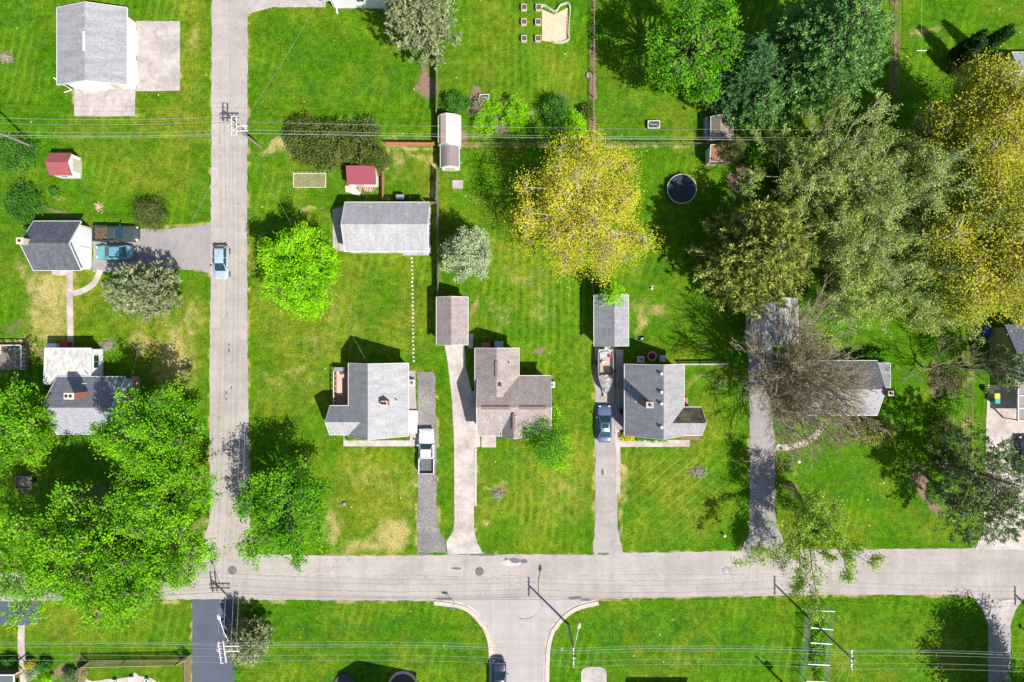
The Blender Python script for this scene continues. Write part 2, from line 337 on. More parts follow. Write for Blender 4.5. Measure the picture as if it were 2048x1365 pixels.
for e in [(1360,970,110,100,1)]: ell(diag, *e, 1.0)
RT = [(650,1112),(830,1112),(960,1108),(1190,1110),(1240,1106),(1480,1102),(1560,1100),(1950,1097)]
for a, b in zip(RT[:-1], RT[1:]): seg(dry, *a, *b, 5, .8)
for a in [(424,0,422,450),(421,545,420,1040),(420,1040,408,1078),(408,1078,380,1106),(496,30,495,500),(495,500,497,900),(497,900,500,1060),(470,1204,870,1203),(1200,1198,1650,1191),(1650,1191,1930,1192),
          (380,1204,120,1204),(385,1204,384,1365),(873,760,876,1060),(832,900,835,1090),(950,900,951,1060),(1188,700,1190,1100),(1500,880,1500,1050),(1236,895,1240,1090),
          (360,40,361,180),(272,186,272,233),(148,186,148,233),(330,455,420,448),(390,538,422,548),(925,292,1420,292),(1548,880,1552,1050)]: seg(dry, *a, 5.4, .9)
for a in [(1187,0,1186,290),(1790,0,1786,225)]: seg(soil, *a, 7.5, 1.3)
for a in [(424,0,421,1040),(497,30,497,1060),(650,1112,1190,1110),(1240,1107,1950,1098),(470,1202,870,1202),(1200,1199,1930,1191)]: seg(soil, *a, 2.6, .8)
for a in [(776,298,866,300),(774,300,774,398),(866,300,866,400)]: seg(dry, *a, 6, 1.0)
for a in [(873,100,873,595),(496,288,775,282),(765,300,768,400)]: seg(soil, *a, 4, .6)
maskarr = np.stack([dry, soil, stripe, np.ones_like(dry)], -1).reshape(-1, 4)
tonearr = np.stack([tone, lush, diag, np.ones_like(dry)], -1).reshape(-1, 4)
nx, ny = len(gx), len(gy); ii = np.arange(nx*ny).reshape(ny, nx)
F = np.stack([ii[:-1,:-1].ravel(), ii[:-1,1:].ravel(), ii[1:,1:].ravel(), ii[1:,:-1].ravel()], -1)
GZ = (n3-.5)*.0
t = NT('lawn'); a1 = t.n('Attribute', attribute_name='mask'); a2 = t.n('Attribute', attribute_name='tone')
s1 = t.n('SeparateColor'); t.set(s1.inputs[0], a1.outputs['Color']); s2 = t.n('SeparateColor'); t.set(s2.inputs[0], a2.outputs['Color'])
fine = t.noise(7, 8, .84); mid = t.noise(1.3, 8, .75); big = t.noise(.16, 5, .6); mid2 = t.noise(.55, 6, .7, t.map(loc=(31, 7, 0)))
g = t.ramp(fine, [(.36, l3(.020,.080,.002)), (.5, l3(.048,.160,.003)), (.64, l3(.115,.275,.010))])
yel = t.ramp(fine, [(.36, l3(.060,.115,.004)), (.5, l3(.150,.205,.012)), (.64, l3(.29,.33,.045))])
deep = t.ramp(fine, [(.36, l3(.010,.058,.004)), (.5, l3(.025,.125,.010)), (.64, l3(.065,.225,.024))])
f = t.math('ADD', t.math('MULTIPLY', t.smooth(big, .42, .64), .5), t.math('MULTIPLY', s2.outputs[0], .95)); f = t.math('MULTIPLY', f, t.smooth(mid2, .28, .56), True)
c = t.mix(f, g, yel)
f = t.math('MULTIPLY', t.math('ADD', t.math('MULTIPLY', s2.outputs[1], .7), .28), t.smooth(t.noise(.42, 6, .7, t.map(loc=(5, 77, 0))), .42, .68)); c = t.mix(f, c, deep)
c = t.mix(1, c, t.ramp(mid, [(.36, .60), (.64, 1.25)]), 'MULTIPLY')
c = t.mix(1, c, t.ramp(t.noise(5.5, 4, .9, t.map(loc=(4, 9, 0))), [(.40, .66), (.60, 1.32)]), 'MULTIPLY')
c = t.mix(1, c, t.ramp(t.noise(.33, 6, .7, t.map(loc=(50, 20, 0))), [(.34, .80), (.66, 1.12)]), 'MULTIPLY')
wv = t.n('TexWave'); wv.inputs['Scale'].default_value = .33; wv.inputs['Distortion'].default_value = 2.2; wv.inputs['Detail'].default_value = 3; wv.inputs['Detail Scale'].default_value = .5
t.set(wv.inputs['Vector'], t.map(scale=(1, .12, 1)))
f = t.math('MULTIPLY', t.smooth(wv.outputs['Fac'], .35, .95), t.math('MULTIPLY', s1.outputs[2], .13)); c = t.mix(f, c, l3(.24,.46,.03))
wd = t.n('TexWave'); wd.inputs['Scale'].default_value = .26; wd.inputs['Distortion'].default_value = .6; t.set(wd.inputs['Vector'], t.map(rot=(0, 0, math.radians(50)), scale=(1, 1, 1)))
f = t.math('MULTIPLY', t.smooth(wd.outputs['Fac'], .96, 1), t.math('MULTIPLY', s2.outputs[2], .19)); c = t.mix(f, c, l3(.45,.6,.12))
wl = t.n('TexWave'); wl.inputs['Scale'].default_value = .35; wl.inputs['Distortion'].default_value = 3; t.set(wl.inputs['Vector'], t.map(rot=(0, 0, math.radians(38)), scale=(1, .3, 1)))
c = t.mix(t.math('MULTIPLY', t.math('MULTIPLY', t.smooth(wl.outputs['Fac'], .4, 1), t.smooth(t.noise(.12, 3, .5, t.map(loc=(90, 2, 0))), .5, .65)), .13), c, l3(.26,.42,.02))
fd = t.math('ADD', s1.outputs[0], t.math('MULTIPLY', t.math('ADD', t.math('SUBTRACT', t.noise(5, 8, .85), .5), t.math('SUBTRACT', t.noise(.8, 5, .7, t.map(loc=(8, 8, 0))), .5)), 2.0)); fd = t.math('MULTIPLY', t.smooth(fd, .15, 1.2), .88)
fd = t.math('MULTIPLY', fd, t.smooth(s1.outputs[0], .02, .3))
tan = t.ramp(t.noise(4.5, 6, .9, t.map(loc=(61, 9, 0))), [(.38, l3(.15,.19,.03)), (.5, l3(.36,.31,.11)), (.62, l3(.62,.53,.29))]); c = t.mix(fd, c, tan)
nat = t.math('MULTIPLY', t.smooth(t.noise(.9, 7, .85, t.map(loc=(13, 3, 0))), .57, .72), .45); c = t.mix(nat, c, l3(.33,.33,.07))
fs = t.math('ADD', s1.outputs[1], t.math('MULTIPLY', t.math('SUBTRACT', t.noise(2.6, 8, .75, t.map(loc=(3, 9, 0))), .5), 1.5)); fs = t.smooth(fs, .35, .8)
fs = t.math('MULTIPLY', fs, t.smooth(s1.outputs[1], .02, .25))
brown = t.ramp(t.noise(6, 8, .8), [(.3, l3(.085,.055,.035)), (.55, l3(.22,.165,.11)), (.75, l3(.42,.34,.24))]); c = t.mix(fs, c, brown)
vo = t.n('TexVoronoi'); vo.inputs['Scale'].default_value = 1.5; t.set(vo.inputs['Vector'], t.tc.outputs['Object'])
f = t.math('MULTIPLY', t.math('SUBTRACT', 1.0, t.smooth(vo.outputs['Distance'], .04, .09), True), t.smooth(t.noise(.25, 3), .52, .62)); c = t.mix(t.math('MULTIPLY', f, .8), c, l3(.75,.62,.10))
vo2 = t.n('TexVoronoi'); vo2.inputs['Scale'].default_value = .42; t.set(vo2.inputs['Vector'], t.map(loc=(9, 4, 0)))
f = t.math('SUBTRACT', 1.0, t.smooth(vo2.outputs['Distance'], .02, .045), True); c = t.mix(t.math('MULTIPLY', f, .8), c, l3(.7,.72,.55))
t.bump(t.noise(9, 8, .8), .9, .10)
M['lawn'] = t.fin(t.mix(1, c, l3(1.12,.98,1.05), 'MULTIPLY'), .95, spec=.02)
V = np.stack([GX.ravel(), GY.ravel(), GZ.ravel() if isinstance(GZ, np.ndarray) else np.zeros(nx*ny)], -1)
ground = npmesh('ground', V, F, M['lawn'], None, {'mask': maskarr, 'tone': tonearr}); tag(ground, kind='structure')
# ------------------------------------------------------------------ roads, drives, paths
def dens(pts, step=.7, jit=.07, seed=1, closed=True):
    r = random.Random(seed); out = []; n = len(pts)
    for i in range(n if closed else n-1):
        a = Vector(pts[i]).to_2d() if False else Vector(pts[i][:2]); b = Vector(pts[(i+1)%n][:2]); l = (b-a).length; k = max(1, int(l/step))
        for j in range(k):
            p = a+(b-a)*j/k; out.append((p.x+r.uniform(-jit, jit), p.y+r.uniform(-jit, jit)))
    return out
def paved(name, px, z, m, jit=.06, seed=1, thick=.25):
    pts = [P(*p)[:2] for p in px]
    if jit: pts = dens(pts, .6, jit, seed)
    return tag(MB().prism(pts, z-thick, z).build(name, m), kind='structure')
def ribbon(px, w):
    pts = [Vector(P(*p)[:2]) for p in px]; l = []; r = []
    for i, p in enumerate(pts):
        d = (pts[min(i+1, len(pts)-1)]-pts[max(i-1, 0)]).normalized(); n = Vector((-d.y, d.x))*w/2; l.append(p+n); r.append(p-n)
    return [(v.x, v.y) for v in l+r[::-1]]
def curve(pts, n=8):      # Catmull-Rom through survey points
    out = []
    for i in range(len(pts)-1):
        p0 = pts[max(i-1, 0)]; p1 = pts[i]; p2 = pts[i+1]; p3 = pts[min(i+2, len(pts)-1)]
        for j in range(n):
            u = j/n
            out.append(tuple(.5*((2*p1[k])+(-p0[k]+p2[k])*u+(2*p0[k]-5*p1[k]+4*p2[k]-p3[k])*u*u+(-p0[k]+3*p1[k]-3*p2[k]+p3[k])*u**3) for k in (0, 1)))
    return out+[pts[-1]]
def path(name, px, w, z, m, n=8):
    return tag(MB().prism(ribbon(curve(px, n) if n > 1 else px, w), z-.2, z).build(name, m), kind='structure')
paved('road', [(-1200,1150),(0,1146),(200,1140),(360,1128),(382,1106),(408,1078),(420,1040),(419,800),(422,450),(424,0),(425,-900),(497,-900),(496,0),(494,500),(497,900),(500,1060),(510,1108),
               (650,1112),(830,1111),(960,1108),(1190,1110),(1240,1106),(1480,1102),(1560,1100),(1950,1097),(2048,1101),(3200,1098),
               (3200,1196),(2048,1198),(1955,1199),(1930,1190),(1650,1190),(1200,1198),(1195,1202),(880,1202),(860,1202),(470,1200),(385,1199),(0,1203),(-1200,1205)], .030, M['road'], .07, 2)
L1 = curve([(872,1203),(930,1212),(962,1238),(981,1275),(986,1320),(986,1400)]); R1 = curve([(1193,1203),(1146,1216),(1113,1244),(1096,1280),(1091,1325),(1090,1400)])
paved('side_street', [(872,1198)]+L1+[(986,1900),(1090,1900)]+R1[::-1]+[(1193,1197)], .036, asphalt('side_street_asphalt', l3(.37,.335,.32), l3(.2,.18,.17), .15, .14), 0, 3)
for pts, nm in ((L1, 'kerb'), (R1, 'kerb')):
    off = -4.5 if pts is L1 else 4.5
    path(nm, [(p[0]+off*.9, p[1]+3.0*(1 if i < 20 else 0)) for i, p in enumerate(pts)][::2]+[(pts[-1][0]+off, 1900)], .5, .13, M['curb'], 1)
    path('gutter', [(p[0]-off*.35, p[1]-1.2*(1 if i < 20 else 0)) for i, p in enumerate(pts)][::2]+[(pts[-1][0]-off*.35, 1900)], .36, .045, M['concrete2'], 1)
paved('driveway', [(186,455),(272,457),(330,458),(395,453),(423,447),(423,548),(398,540),(300,541),(186,545)], .026, M['drive_grey'], .08, 4)
paved('driveway', [(272,43),(360,43),(360,182),(272,183)], .045, M['pad'], .02, 5)
paved('driveway', [(148,176),(271,176),(270,233),(149,233)], .041, M['pad'], .02, 6)
paved('driveway', [(496,-300),(652,-300),(652,15),(545,15),(496,28)], .040, M['pad'], .02, 7)
paved('driveway', [(835,745),(864,743),(871,755),(873,900),(873,1010),(877,1060),(893,1085),(894,1104),(836,1106),(834,1040),(836,900)], .040, M['drive_old'], .10, 8)
paved('driveway', [(889,688),(929,688),(931,730),(945,790),(958,850),(961,893),(948,897),(948,1060),(954,1085),(966,1107),(895,1109),(893,1084),(906,1062),(909,1040),(908,880),(904,800),(896,730)], .048, M['concrete'], .02, 9)
paved('driveway', [(1190,695),(1228,695),(1231,870),(1236,1060),(1246,1109),(1190,1114),(1187,1092),(1190,1040)], .040, M['drive_mid'], .08, 10)
paved('driveway', [(1495,690),(1545,690),(1543,820),(1549,880),(1551,1040),(1574,1102),(1480,1104),(1499,1066),(1500,880)], .042, M['drive_grey'], .08, 11)
paved('driveway', [(1975,770),(1972,860),(1970,960),(1966,1060),(1950,1099),(2200,1103),(2200,700),(2040,700),(2038,770)], .046, M['concrete'], .03, 12)
paved('driveway', [(385,1199),(469,1199),(470,1600),(384,1600)], .042, M['drive_dark'], .03, 13)
paved('driveway', [(-300,1204),(78,1204),(80,1250),(-300,1250)], .042, M['drive_dark'], .03, 14)
paved('driveway', [(1950,1199),(2046,1199),(2030,1222),(2021,1250),(1977,1250),(1966,1222)], .044, M['pad'], .02, 15)
paved('driveway', [(1976,1248),(2021,1248),(2021,1500),(1977,1500)], .040, M['drive_grey'], .05, 16)
path('path', [(140,540),(140,620),(142,695)], .78, .05, M['concrete2'], 4)
path('path', [(142,588),(165,582),(187,568),(198,548),(200,540)], .72, .056, M['concrete2'])
path('path', [(824,742),(824,780),(826,820)], .9, .05, M['drive_mid'], 3)
paved('path', [(687,870),(712,870),(712,881),(820,881),(820,866),(836,866),(836,893),(687,893)], .06, M['concrete2'], 0)
paved('path', [(963,872),(992,872),(992,895),(963,895)], .062, M['concrete2'], 0)
path('path', [(951,897),(951,1012)], .3, .054, M['curb'], 1)
path('path', [(1239,700),(1238,860)], .95, .056, M['drive_mid'], 1)
path('path', [(1236,862),(1236,988)], .55, .062, M['concrete2'], 1)
paved('path', [(1230,850),(1246,872),(1246,880),(1379,880),(1379,894),(1230,894)], .066, M['concrete2'], 0)
path('path', [(1550,895),(1580,894),(1610,885),(1634,867),(1647,850)], .78, .055, M['concrete2'])
path('path', [(43,1250),(43,1300),(46,1330),(50,1400)], .85, .055, M['concrete2'])
paved('path', [(665,420),(690,412),(692,505),(672,500),(666,495)], .05, M['pad'], .03)
paved('path', [(1163,1400),(1162,1345),(1166,1337),(1174,1334),(1202,1334),(1210,1338),(1213,1346),(1213,1400)], .06, M['pad'], 0)
paved('path', [(905,361),(926,361),(926,378),(905,378)], .06, M['pad'], 0)
paved('path', curve([(160,1375),(170,1357),(185,1362),(215,1358),(232,1358),(262,1352),(270,1345),(280,1352),(300,1355),(312,1362),(330,1380)], 4), .07, M['concrete2'], 0)
paved('path', [(102,540),(140,540),(140,552),(106,550)], .052, M['pad'], .05)
paved('path', [(937,668),(946,668),(946,697),(937,697)], .05, M['pad'], 0)
for i, (x, y, rx, ry) in enumerate([(458,690,2,3),(458,701,2.4,5),(453,786,2.5,4),(453,799,2,3),(463,776,1.6,4),(1030,1121,12,5),(1048,1123,7,5),(1012,1118,4,3),(848,1107,9,4),(1207,1108,14,3),
                                    (1150,1196,16,3),(887,1198,18,3),(1205,945,3,8),(912,1137,12,2.5),(1172,1200,12,2.5),(970,1110,30,2.5)]):
    r = random.Random(i); pts = []
    for k in range(14):
        a = 2*math.pi*k/14; s_ = r.uniform(.7, 1.15); p = P(x+rx*s_*math.cos(a), y+ry*s_*math.sin(a)); pts.append(p[:2])
    tag(MB().prism(pts, .01, .052).build('road_patch', M['tar']), kind='structure')
r = random.Random(5); pts = [P(1020+22*math.cos(a/9*math.pi)*r.uniform(.8,1.1), 1127+7*math.sin(a/9*math.pi)*r.uniform(.8,1.1))[:2] for a in range(18)]
tag(MB().prism(pts, .01, .047).build('road_patch', mat('pale_patch', l3(.48,.45,.43), l3(.36,.33,.31), 3)), kind='structure')
paved('street_seam', [(880,1199.2),(1193,1199.2),(1193,1200),(880,1200)], .0405, M['tar'], 0)
for i, (x, y, lab, dk) in enumerate([(465,1141,'dark round manhole cover in the crossroads below the big maple', 0),(959,1143,'worn round manhole cover in the street, below the pale concrete driveway', 0),(1453,1142,'bright ringed manhole cover in the street on the right', 1)]):
    e = empty('manhole_cover', P(x, y, .03), lab, 'manhole cover', 'manhole covers along the street'); p = P(x, y)
    MB().ring(p, .33, .55, .03, .048, 28).build('frame', M['drive_grey'] if dk else M['tar'], e); MB().disc(p, .32, .03, .052, 28).build('lid', M['pad'] if dk else M['tar'], e)

tm = mat('tyre_mark', l3(.27,.245,.235), l3(.33,.30,.285), 3)
for cx_, cy_, rr_, dr in ((1056,1212,1.75,.07),(1048,1200,2.35,.06),(1050,1206,1.95,.05)): tag(MB().ring(P(cx_, cy_), rr_, rr_+dr, .02, .0385, 48).build('tyre_mark', tm), kind='structure')

for i, (a_, c_) in enumerate([((459,-20),(455,1080)),((520,1152),(1180,1152)),((1200,1150),(2060,1146)),((540,1182),(860,1184))]):
    p_, q_ = Vector(P(*a_)[:2]), Vector(P(*c_)[:2]); r = random.Random(40+i); n_ = 60; d_ = (q_-p_)/n_; nn_ = Vector((-d_.y, d_.x)).normalized(); off = 0; mb = MB(); last = None
    for k in range(n_+1):
        off = off*.85+r.uniform(-.07,.07); cur = p_+d_*k+nn_*off; wdt = r.uniform(.012,.035)
        if last is not None and r.random() < .82: mb.add([(last[0].x+nn_.x*last[1],last[0].y+nn_.y*last[1],.0345),(last[0].x-nn_.x*last[1],last[0].y-nn_.y*last[1],.0345),(cur.x-nn_.x*wdt,cur.y-nn_.y*wdt,.0345),(cur.x+nn_.x*wdt,cur.y+nn_.y*wdt,.0345)], [(0,1,2,3)])
        last = (cur, wdt)
    o_ = mb.build('road_crack', mat('crack_fill', l3(.26,.235,.22), l3(.18,.165,.155), 5) if i == 0 else bpy.data.materials['crack_fill']); tag(o_, kind='structure')
# ------------------------------------------------------------------ buildings
shg = {}
def SH(key, a, b, axis, **k):
    kk = key+'_'+axis
    if kk not in shg: shg[kk] = shingle(kk, a, b, axis, **k)
    return shg[kk]
def grey(ax): return SH('grey_shingle', l3(.37,.365,.385), l3(.30,.295,.315), ax)
def pale(ax): return SH('pale_grey_shingle', l3(.42,.415,.425), l3(.35,.345,.36), ax)
def slate(ax): return SH('slate_shingle', l3(.15,.16,.19), l3(.10,.105,.13), ax, streak=.2)
def brown(ax): return SH('brown_shingle', l3(.385,.33,.31), l3(.30,.25,.235), ax)
def char(ax): return SH('charcoal_shingle', l3(.285,.29,.32), l3(.23,.235,.26), ax)
def roof_part(parent, x0, x1, y0, y1, axis, prof, m, name='roof', th=.13, trim=True, mats2=None, tm='trim'):
    """prof: (s,z) across the span, s 0..1, extruded along axis ('x' = ridge runs along x)"""
    mb = MB(); n = len(prof)
    def pt(u, s, z): return (u, y0+(y1-y0)*s, z) if axis == 'x' else (x0+(x1-x0)*s, u, z)
    a, b = (x0, x1) if axis == 'x' else (y0, y1)
    vs = [pt(a, s, z) for s, z in prof]+[pt(a, s, z-th) for s, z in prof]+[pt(b, s, z) for s, z in prof]+[pt(b, s, z-th) for s, z in prof]
    fs = []
    for i in range(n-1):
        fs.append((i, i+1, 2*n+i+1, 2*n+i)); fs.append((n+i+1, n+i, 3*n+i, 3*n+i+1))
        fs.append((i+1, i, n+i, n+i+1)); fs.append((2*n+i, 2*n+i+1, 3*n+i+1, 3*n+i))
    fs.append((0, 2*n, 3*n, n)); fs.append((n-1, 2*n-1, 4*n-1, 3*n-1))
    if axis == 'y': fs = [f for f in fs]
    mb.add(vs, fs); ro = mb.build(name, m, parent)
    me = ro.data
    import bmesh
    bm = bmesh.new(); bm.from_mesh(me); bmesh.ops.recalc_face_normals(bm, faces=bm.faces); bm.to_mesh(me); bm.free()
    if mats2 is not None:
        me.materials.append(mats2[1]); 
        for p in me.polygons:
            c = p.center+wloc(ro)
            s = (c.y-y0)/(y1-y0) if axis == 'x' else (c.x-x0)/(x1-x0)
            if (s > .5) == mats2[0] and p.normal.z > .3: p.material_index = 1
    if trim:
        tb = MB(); w = .055
        for i in (0, n-1):
            s, z = prof[i]; d = (-w*.55 if i == 0 else w*.55)
            p, q = Vector(pt(a, s, z-.06)), Vector(pt(b, s, z-.06))
            if axis == 'x': p.y += d; q.y += d
            else: p.x += d; q.x += d
            tb.bar(p, q, w, .16)
        for u, d in ((a, -w*.55), (b, w*.55)):
            for i in range(n-1):
                p, q = Vector(pt(u+d, *prof[i])), Vector(pt(u+d, *prof[i+1])); p.z -= .06; q.z -= .06; tb.bar(p, q, w, .17)
        tb.build('fascia', M[tm], ro)
    return ro
def wall_part(parent, x0, x1, y0, y1, axis, prof, m, name='wall', th=.13):
    a, b = (x0, x1) if axis == 'x' else (y0, y1); s0, s1 = (y0, y1) if axis == 'x' else (x0, x1)
    def Z(s):
        for i in range(len(prof)-1):
            if prof[i][0] <= s <= prof[i+1][0]:
                k = (s-prof[i][0])/(prof[i+1][0]-prof[i][0]+1e-9); return prof[i][1]+(prof[i+1][1]-prof[i][1])*k
        return prof[-1][1]
    return a, b, s0, s1, Z
def gable(parent, px, ze, zr, axis, m, wall, oh=.45, prof=None, ridge=.5, name='roof', trim=True, th=.13, mats2=None, walls=True, tm='trim', ohe=None):
    """px: eaves rectangle as surveyed at eaves height (x0,y0,x1,y1)"""
    x0, y1, _ = P(px[0], px[1], ze); x1, y0, _ = P(px[2], px[3], ze)
    pr = prof or [(0, ze), (ridge, zr), (1, ze)]
    ohe = oh if ohe is None else ohe
    ro = roof_part(parent, x0, x1, y0, y1, axis, pr, m, name, th, trim, mats2, tm)
    wx0, wx1, wy0, wy1 = (x0+ohe, x1-ohe, y0+oh, y1-oh) if axis == 'x' else (x0+oh, x1-oh, y0+ohe, y1-ohe)
    if walls:
        a, b, s0, s1, Z = wall_part(parent, wx0, wx1, wy0, wy1, axis, pr, wall)
        span0, span1 = (y0, y1) if axis == 'x' else (x0, x1)
        sec = [(s0, 0), (s0, Z((s0-span0)/(span1-span0))-th-.01)]
        for s, z in pr:
            w = span0+(span1-span0)*s
            if s0 < w < s1: sec.append((w, z-th-.01))
        sec += [(s1, Z((s1-span0)/(span1-span0))-th-.01), (s1, 0)]
        n = len(sec); P3 = (lambda u, s, z: (u, s, z)) if axis == 'x' else (lambda u, s, z: (s, u, z))
        mb = MB(); mb.add([P3(a, s, z) for s, z in sec]+[P3(b, s, z) for s, z in sec], [tuple(range(n)), tuple(range(2*n-1, n-1, -1))]+[(i, n+i, n+(i+1)%n, (i+1)%n) for i in range(n)])
        w = mb.build('wall', wall, parent)
        import bmesh
        bm = bmesh.new(); bm.from_mesh(w.data); bmesh.ops.recalc_face_normals(bm, faces=bm.faces); bm.to_mesh(w.data); bm.free()
        # plinth
        MB().box(wx0-.03, wx1+.03, wy0-.03, wy1+.03, 0, .25).build('plinth', M['pad'], parent)
    return ro, (wx0, wx1, wy0, wy1)
def window(parent, side, rect, t, w, h, zc, kind='window'):
    """side n/s/e/w of the wall rect; t 0..1 along it"""
    x0, x1, y0, y1 = rect; d = .05
    if side in 'ns':
        c = x0+(x1-x0)*t; y = y1 if side == 'n' else y0; s = 1 if side == 'n' else -1
        f = MB().box(c-w/2-.07, c+w/2+.07, min(y, y+s*d), max(y, y+s*d), zc-h/2-.07, zc+h/2+.07)
        g = MB().box(c-w/2, c+w/2, min(y+s*.02, y+s*(d+.012)), max(y+s*.02, y+s*(d+.012)), zc-h/2, zc+h/2); bars = MB().box(c-.02, c+.02, min(y+s*.02, y+s*.085), max(y+s*.02, y+s*.085), zc-h/2, zc+h/2)
    else:
        c = y0+(y1-y0)*t; x = x1 if side == 'e' else x0; s = 1 if side == 'e' else -1
        f = MB().box(min(x, x+s*d), max(x, x+s*d), c-w/2-.07, c+w/2+.07, zc-h/2-.07, zc+h/2+.07)
        g = MB().box(min(x+s*.02, x+s*(d+.012)), max(x+s*.02, x+s*(d+.012)), c-w/2, c+w/2, zc-h/2, zc+h/2); bars = MB().box(min(x+s*.02, x+s*.085), max(x+s*.02, x+s*.085), c-.02, c+.02, zc-h/2, zc+h/2)
    if kind == 'window':
        fo = f.build('window', M['trim'], parent); g.build('pane', M['glass'], fo); bars.build('mullion', M['trim'], fo)
    elif kind == 'garage_door':
        fo = f.build('garage_door', M['trim'], parent); g.build('door_panel', M['white'], fo)
    else:
        fo = f.build('door', M['trim'], parent); g.build('door_panel', M['cream'], fo); bars = MB()
def chimney(roof, px, w, d, ztop, m, zc, n=1, cap='stone'):
    x, y, _ = P(px[0], px[1], zc)
    c = MB().box(x-w/2, x+w/2, y-d/2, y+d/2, zc-1.6, ztop).build('chimney', m, roof)
    MB().box(x-w/2-.03, x+w/2+.03, y-d/2-.03, y+d/2+.03, ztop+.002, ztop+.1).build('cap', M['pad' if m == M['brickbrown'] else 'brickpale'], roof)
    for i in range(n):
        cx = x+(i-(n-1)/2)*w*.45
        MB().disc((cx, y), .15, ztop+.1, ztop+.28, 12).build('flue', M['flue'], roof)
def vent(roof, px, z, s=.3, m='trim'):
    x, y, _ = P(px[0], px[1], z); MB().box(x-s/2, x+s/2, y-s/2, y+s/2, z-.12, z+.22).build('roof_vent', M[m], roof)
def pipe(roof, px, z, h=.5):
    x, y, _ = P(px[0], px[1], z); MB().disc((x, y), .06, z-.2, z+h, 10).build('vent_pipe', M['trim'], roof)
def house(name, px, label, cat='house', group=None):
    return empty(name, P(px[0], px[1], 0), label, cat, group)
# 1 big white barn garage
b = house('garage', (200, 110), 'large white sided garage with a plain grey gable roof between two pale concrete pads', 'garage')
r_, w_ = gable(b, (114,16,254,170), 3.1, 4.5, 'y', grey('y'), M['white'], .5)
x, y, _ = P(168, 82, 4.5); MB().box(x-.1, x+.1, y-1.2, y+1.1, 4.46, 4.58).build('ridge_cap', M['white'], r_)
for t_ in (.25, .7): window(b, 'e', w_, t_, 2.9, 2.3, 1.2, 'garage_door')
window(b, 's', w_, .75, .95, 2.05, 1.05, 'door'); window(b, 's', w_, .3, 3.2, 2.3, 1.2, 'garage_door'); window(b, 'w', w_, .5, .9, 1, 1.6)
x, y, _ = P(147, 181, 0); MB().tube([(x-.6,y+.5,2.8),(x-.05,y,2.6),(x-.05,y,.2),(x-1.1,y-.3,.08)], .06, 6).build('downspout', M['white'], b)
# 2 small house, slate roof, white gable, left edge
b = house('house', (110, 492), 'small house with dark slate blue roof and bright white gable wall beside the parked pickup')
r_, w_ = gable(b, (67,443,162,541), 2.6, 4.9, 'x', slate('x'), M['white'], .35)
window(b, 'e', w_, .28, 2.3, 2.1, 1.1, 'garage_door'); window(b, 'e', w_, .74, 2.3, 2.1, 1.1, 'garage_door'); window(b, 's', w_, .3, 1.2, 1.1, 1.5); window(b, 's', w_, .7, .95, 2.05, 1.05, 'door')
window(b, 'n', w_, .4, 1.2, 1.1, 1.5); chimney(r_, (49, 484), .8, .7, 5.6, M['brickpale'], 4.9)
# 3 house at left with stained flat roof wing
b = house('house', (180, 800), 'dark roofed house with a tall red brick chimney, half under the maples')
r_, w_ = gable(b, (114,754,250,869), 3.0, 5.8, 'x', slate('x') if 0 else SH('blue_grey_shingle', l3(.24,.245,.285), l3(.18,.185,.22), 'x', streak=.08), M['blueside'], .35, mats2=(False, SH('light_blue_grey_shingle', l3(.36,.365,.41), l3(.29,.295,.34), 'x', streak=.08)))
chimney(r_, (153, 791), 1.1, .7, 7.0, M['brick'], 5.7, 2); pipe(r_, (171,767), 5.0)
for t_ in (.25, .75): window(b, 'e', w_, t_, 1, 1.2, 1.6)
window(b, 's', w_, .3, 1.2, 1.2, 1.6); window(b, 's', w_, .6, .95, 2.05, 1.1, 'door')
r2, w2 = gable(b, (90,697,182,768), 2.75, 2.9, 'x', M['flatroof'], M['white'], .12, prof=[(0,2.95),(1,2.75)], name='flat_roof', tm='trim')
window(b, 'e', w2, .62, 1.5, .95, 1.6); window(b, 'n', w2, .5, .95, 2.05, 1.05, 'door')
x0, y1, _ = P(262, 753, .6); x1, y0, _ = P(275, 792, .6)
MB().box(x0, x1, y0, y1, 0, .5).build('porch', M['deckred'], b)
# 4 red roofed shed
b = house('shed', (130, 330), 'small white garden shed with a bright red ribbed metal roof', 'shed')
r_, w_ = gable(b, (99,306,143,351), 2.1, 2.95, 'x', M['redmetal'], M['white'], .1, trim=False)
window(b, 'e', w_, .5, 1.5, 1.8, .95, 'door'); window(b, 's', w_, .5, .6, .5, 1.3)
# 5 maroon shed
b = house('shed', (722, 352), 'low shed with a maroon metal roof tucked under the hedge, firewood in front', 'shed')
r_, w_ = gable(b, (694,334,752,369), 2.0, 2.6, 'x', M['maroonmetal'], M['white'], .08, prof=[(0,2.0),(1,2.6)], trim=False)
window(b, 's', w_, .4, .9, 1.6, .9, 'door')
# 6 long grey garage
b = house('garage', (775, 460), 'long grey shingled garage north of the stepping stone row, concrete apron at its west end', 'garage')
r_, w_ = gable(b, (690,405,858,503), 2.8, 4.65, 'x', pale('x'), M['white'], .15)
roof_part(b, P(806,0,2.5)[0], P(858,0,2.5)[0], P(0,511,2.5)[1], P(0,498,2.5)[1], 'x', [(0,2.5),(1,2.79)], pale('x'), 'porch_roof', trim=False)
for t_ in (.2, .55): window(b, 's', w_, t_, 1, 1, 1.5)
window(b, 'w', w_, .5, 3.6, 2.2, 1.15, 'garage_door'); window(b, 's', w_, .85, .95, 2.05, 1.05, 'door'); window(b, 'e', w_, .5, .9, .9, 1.5)
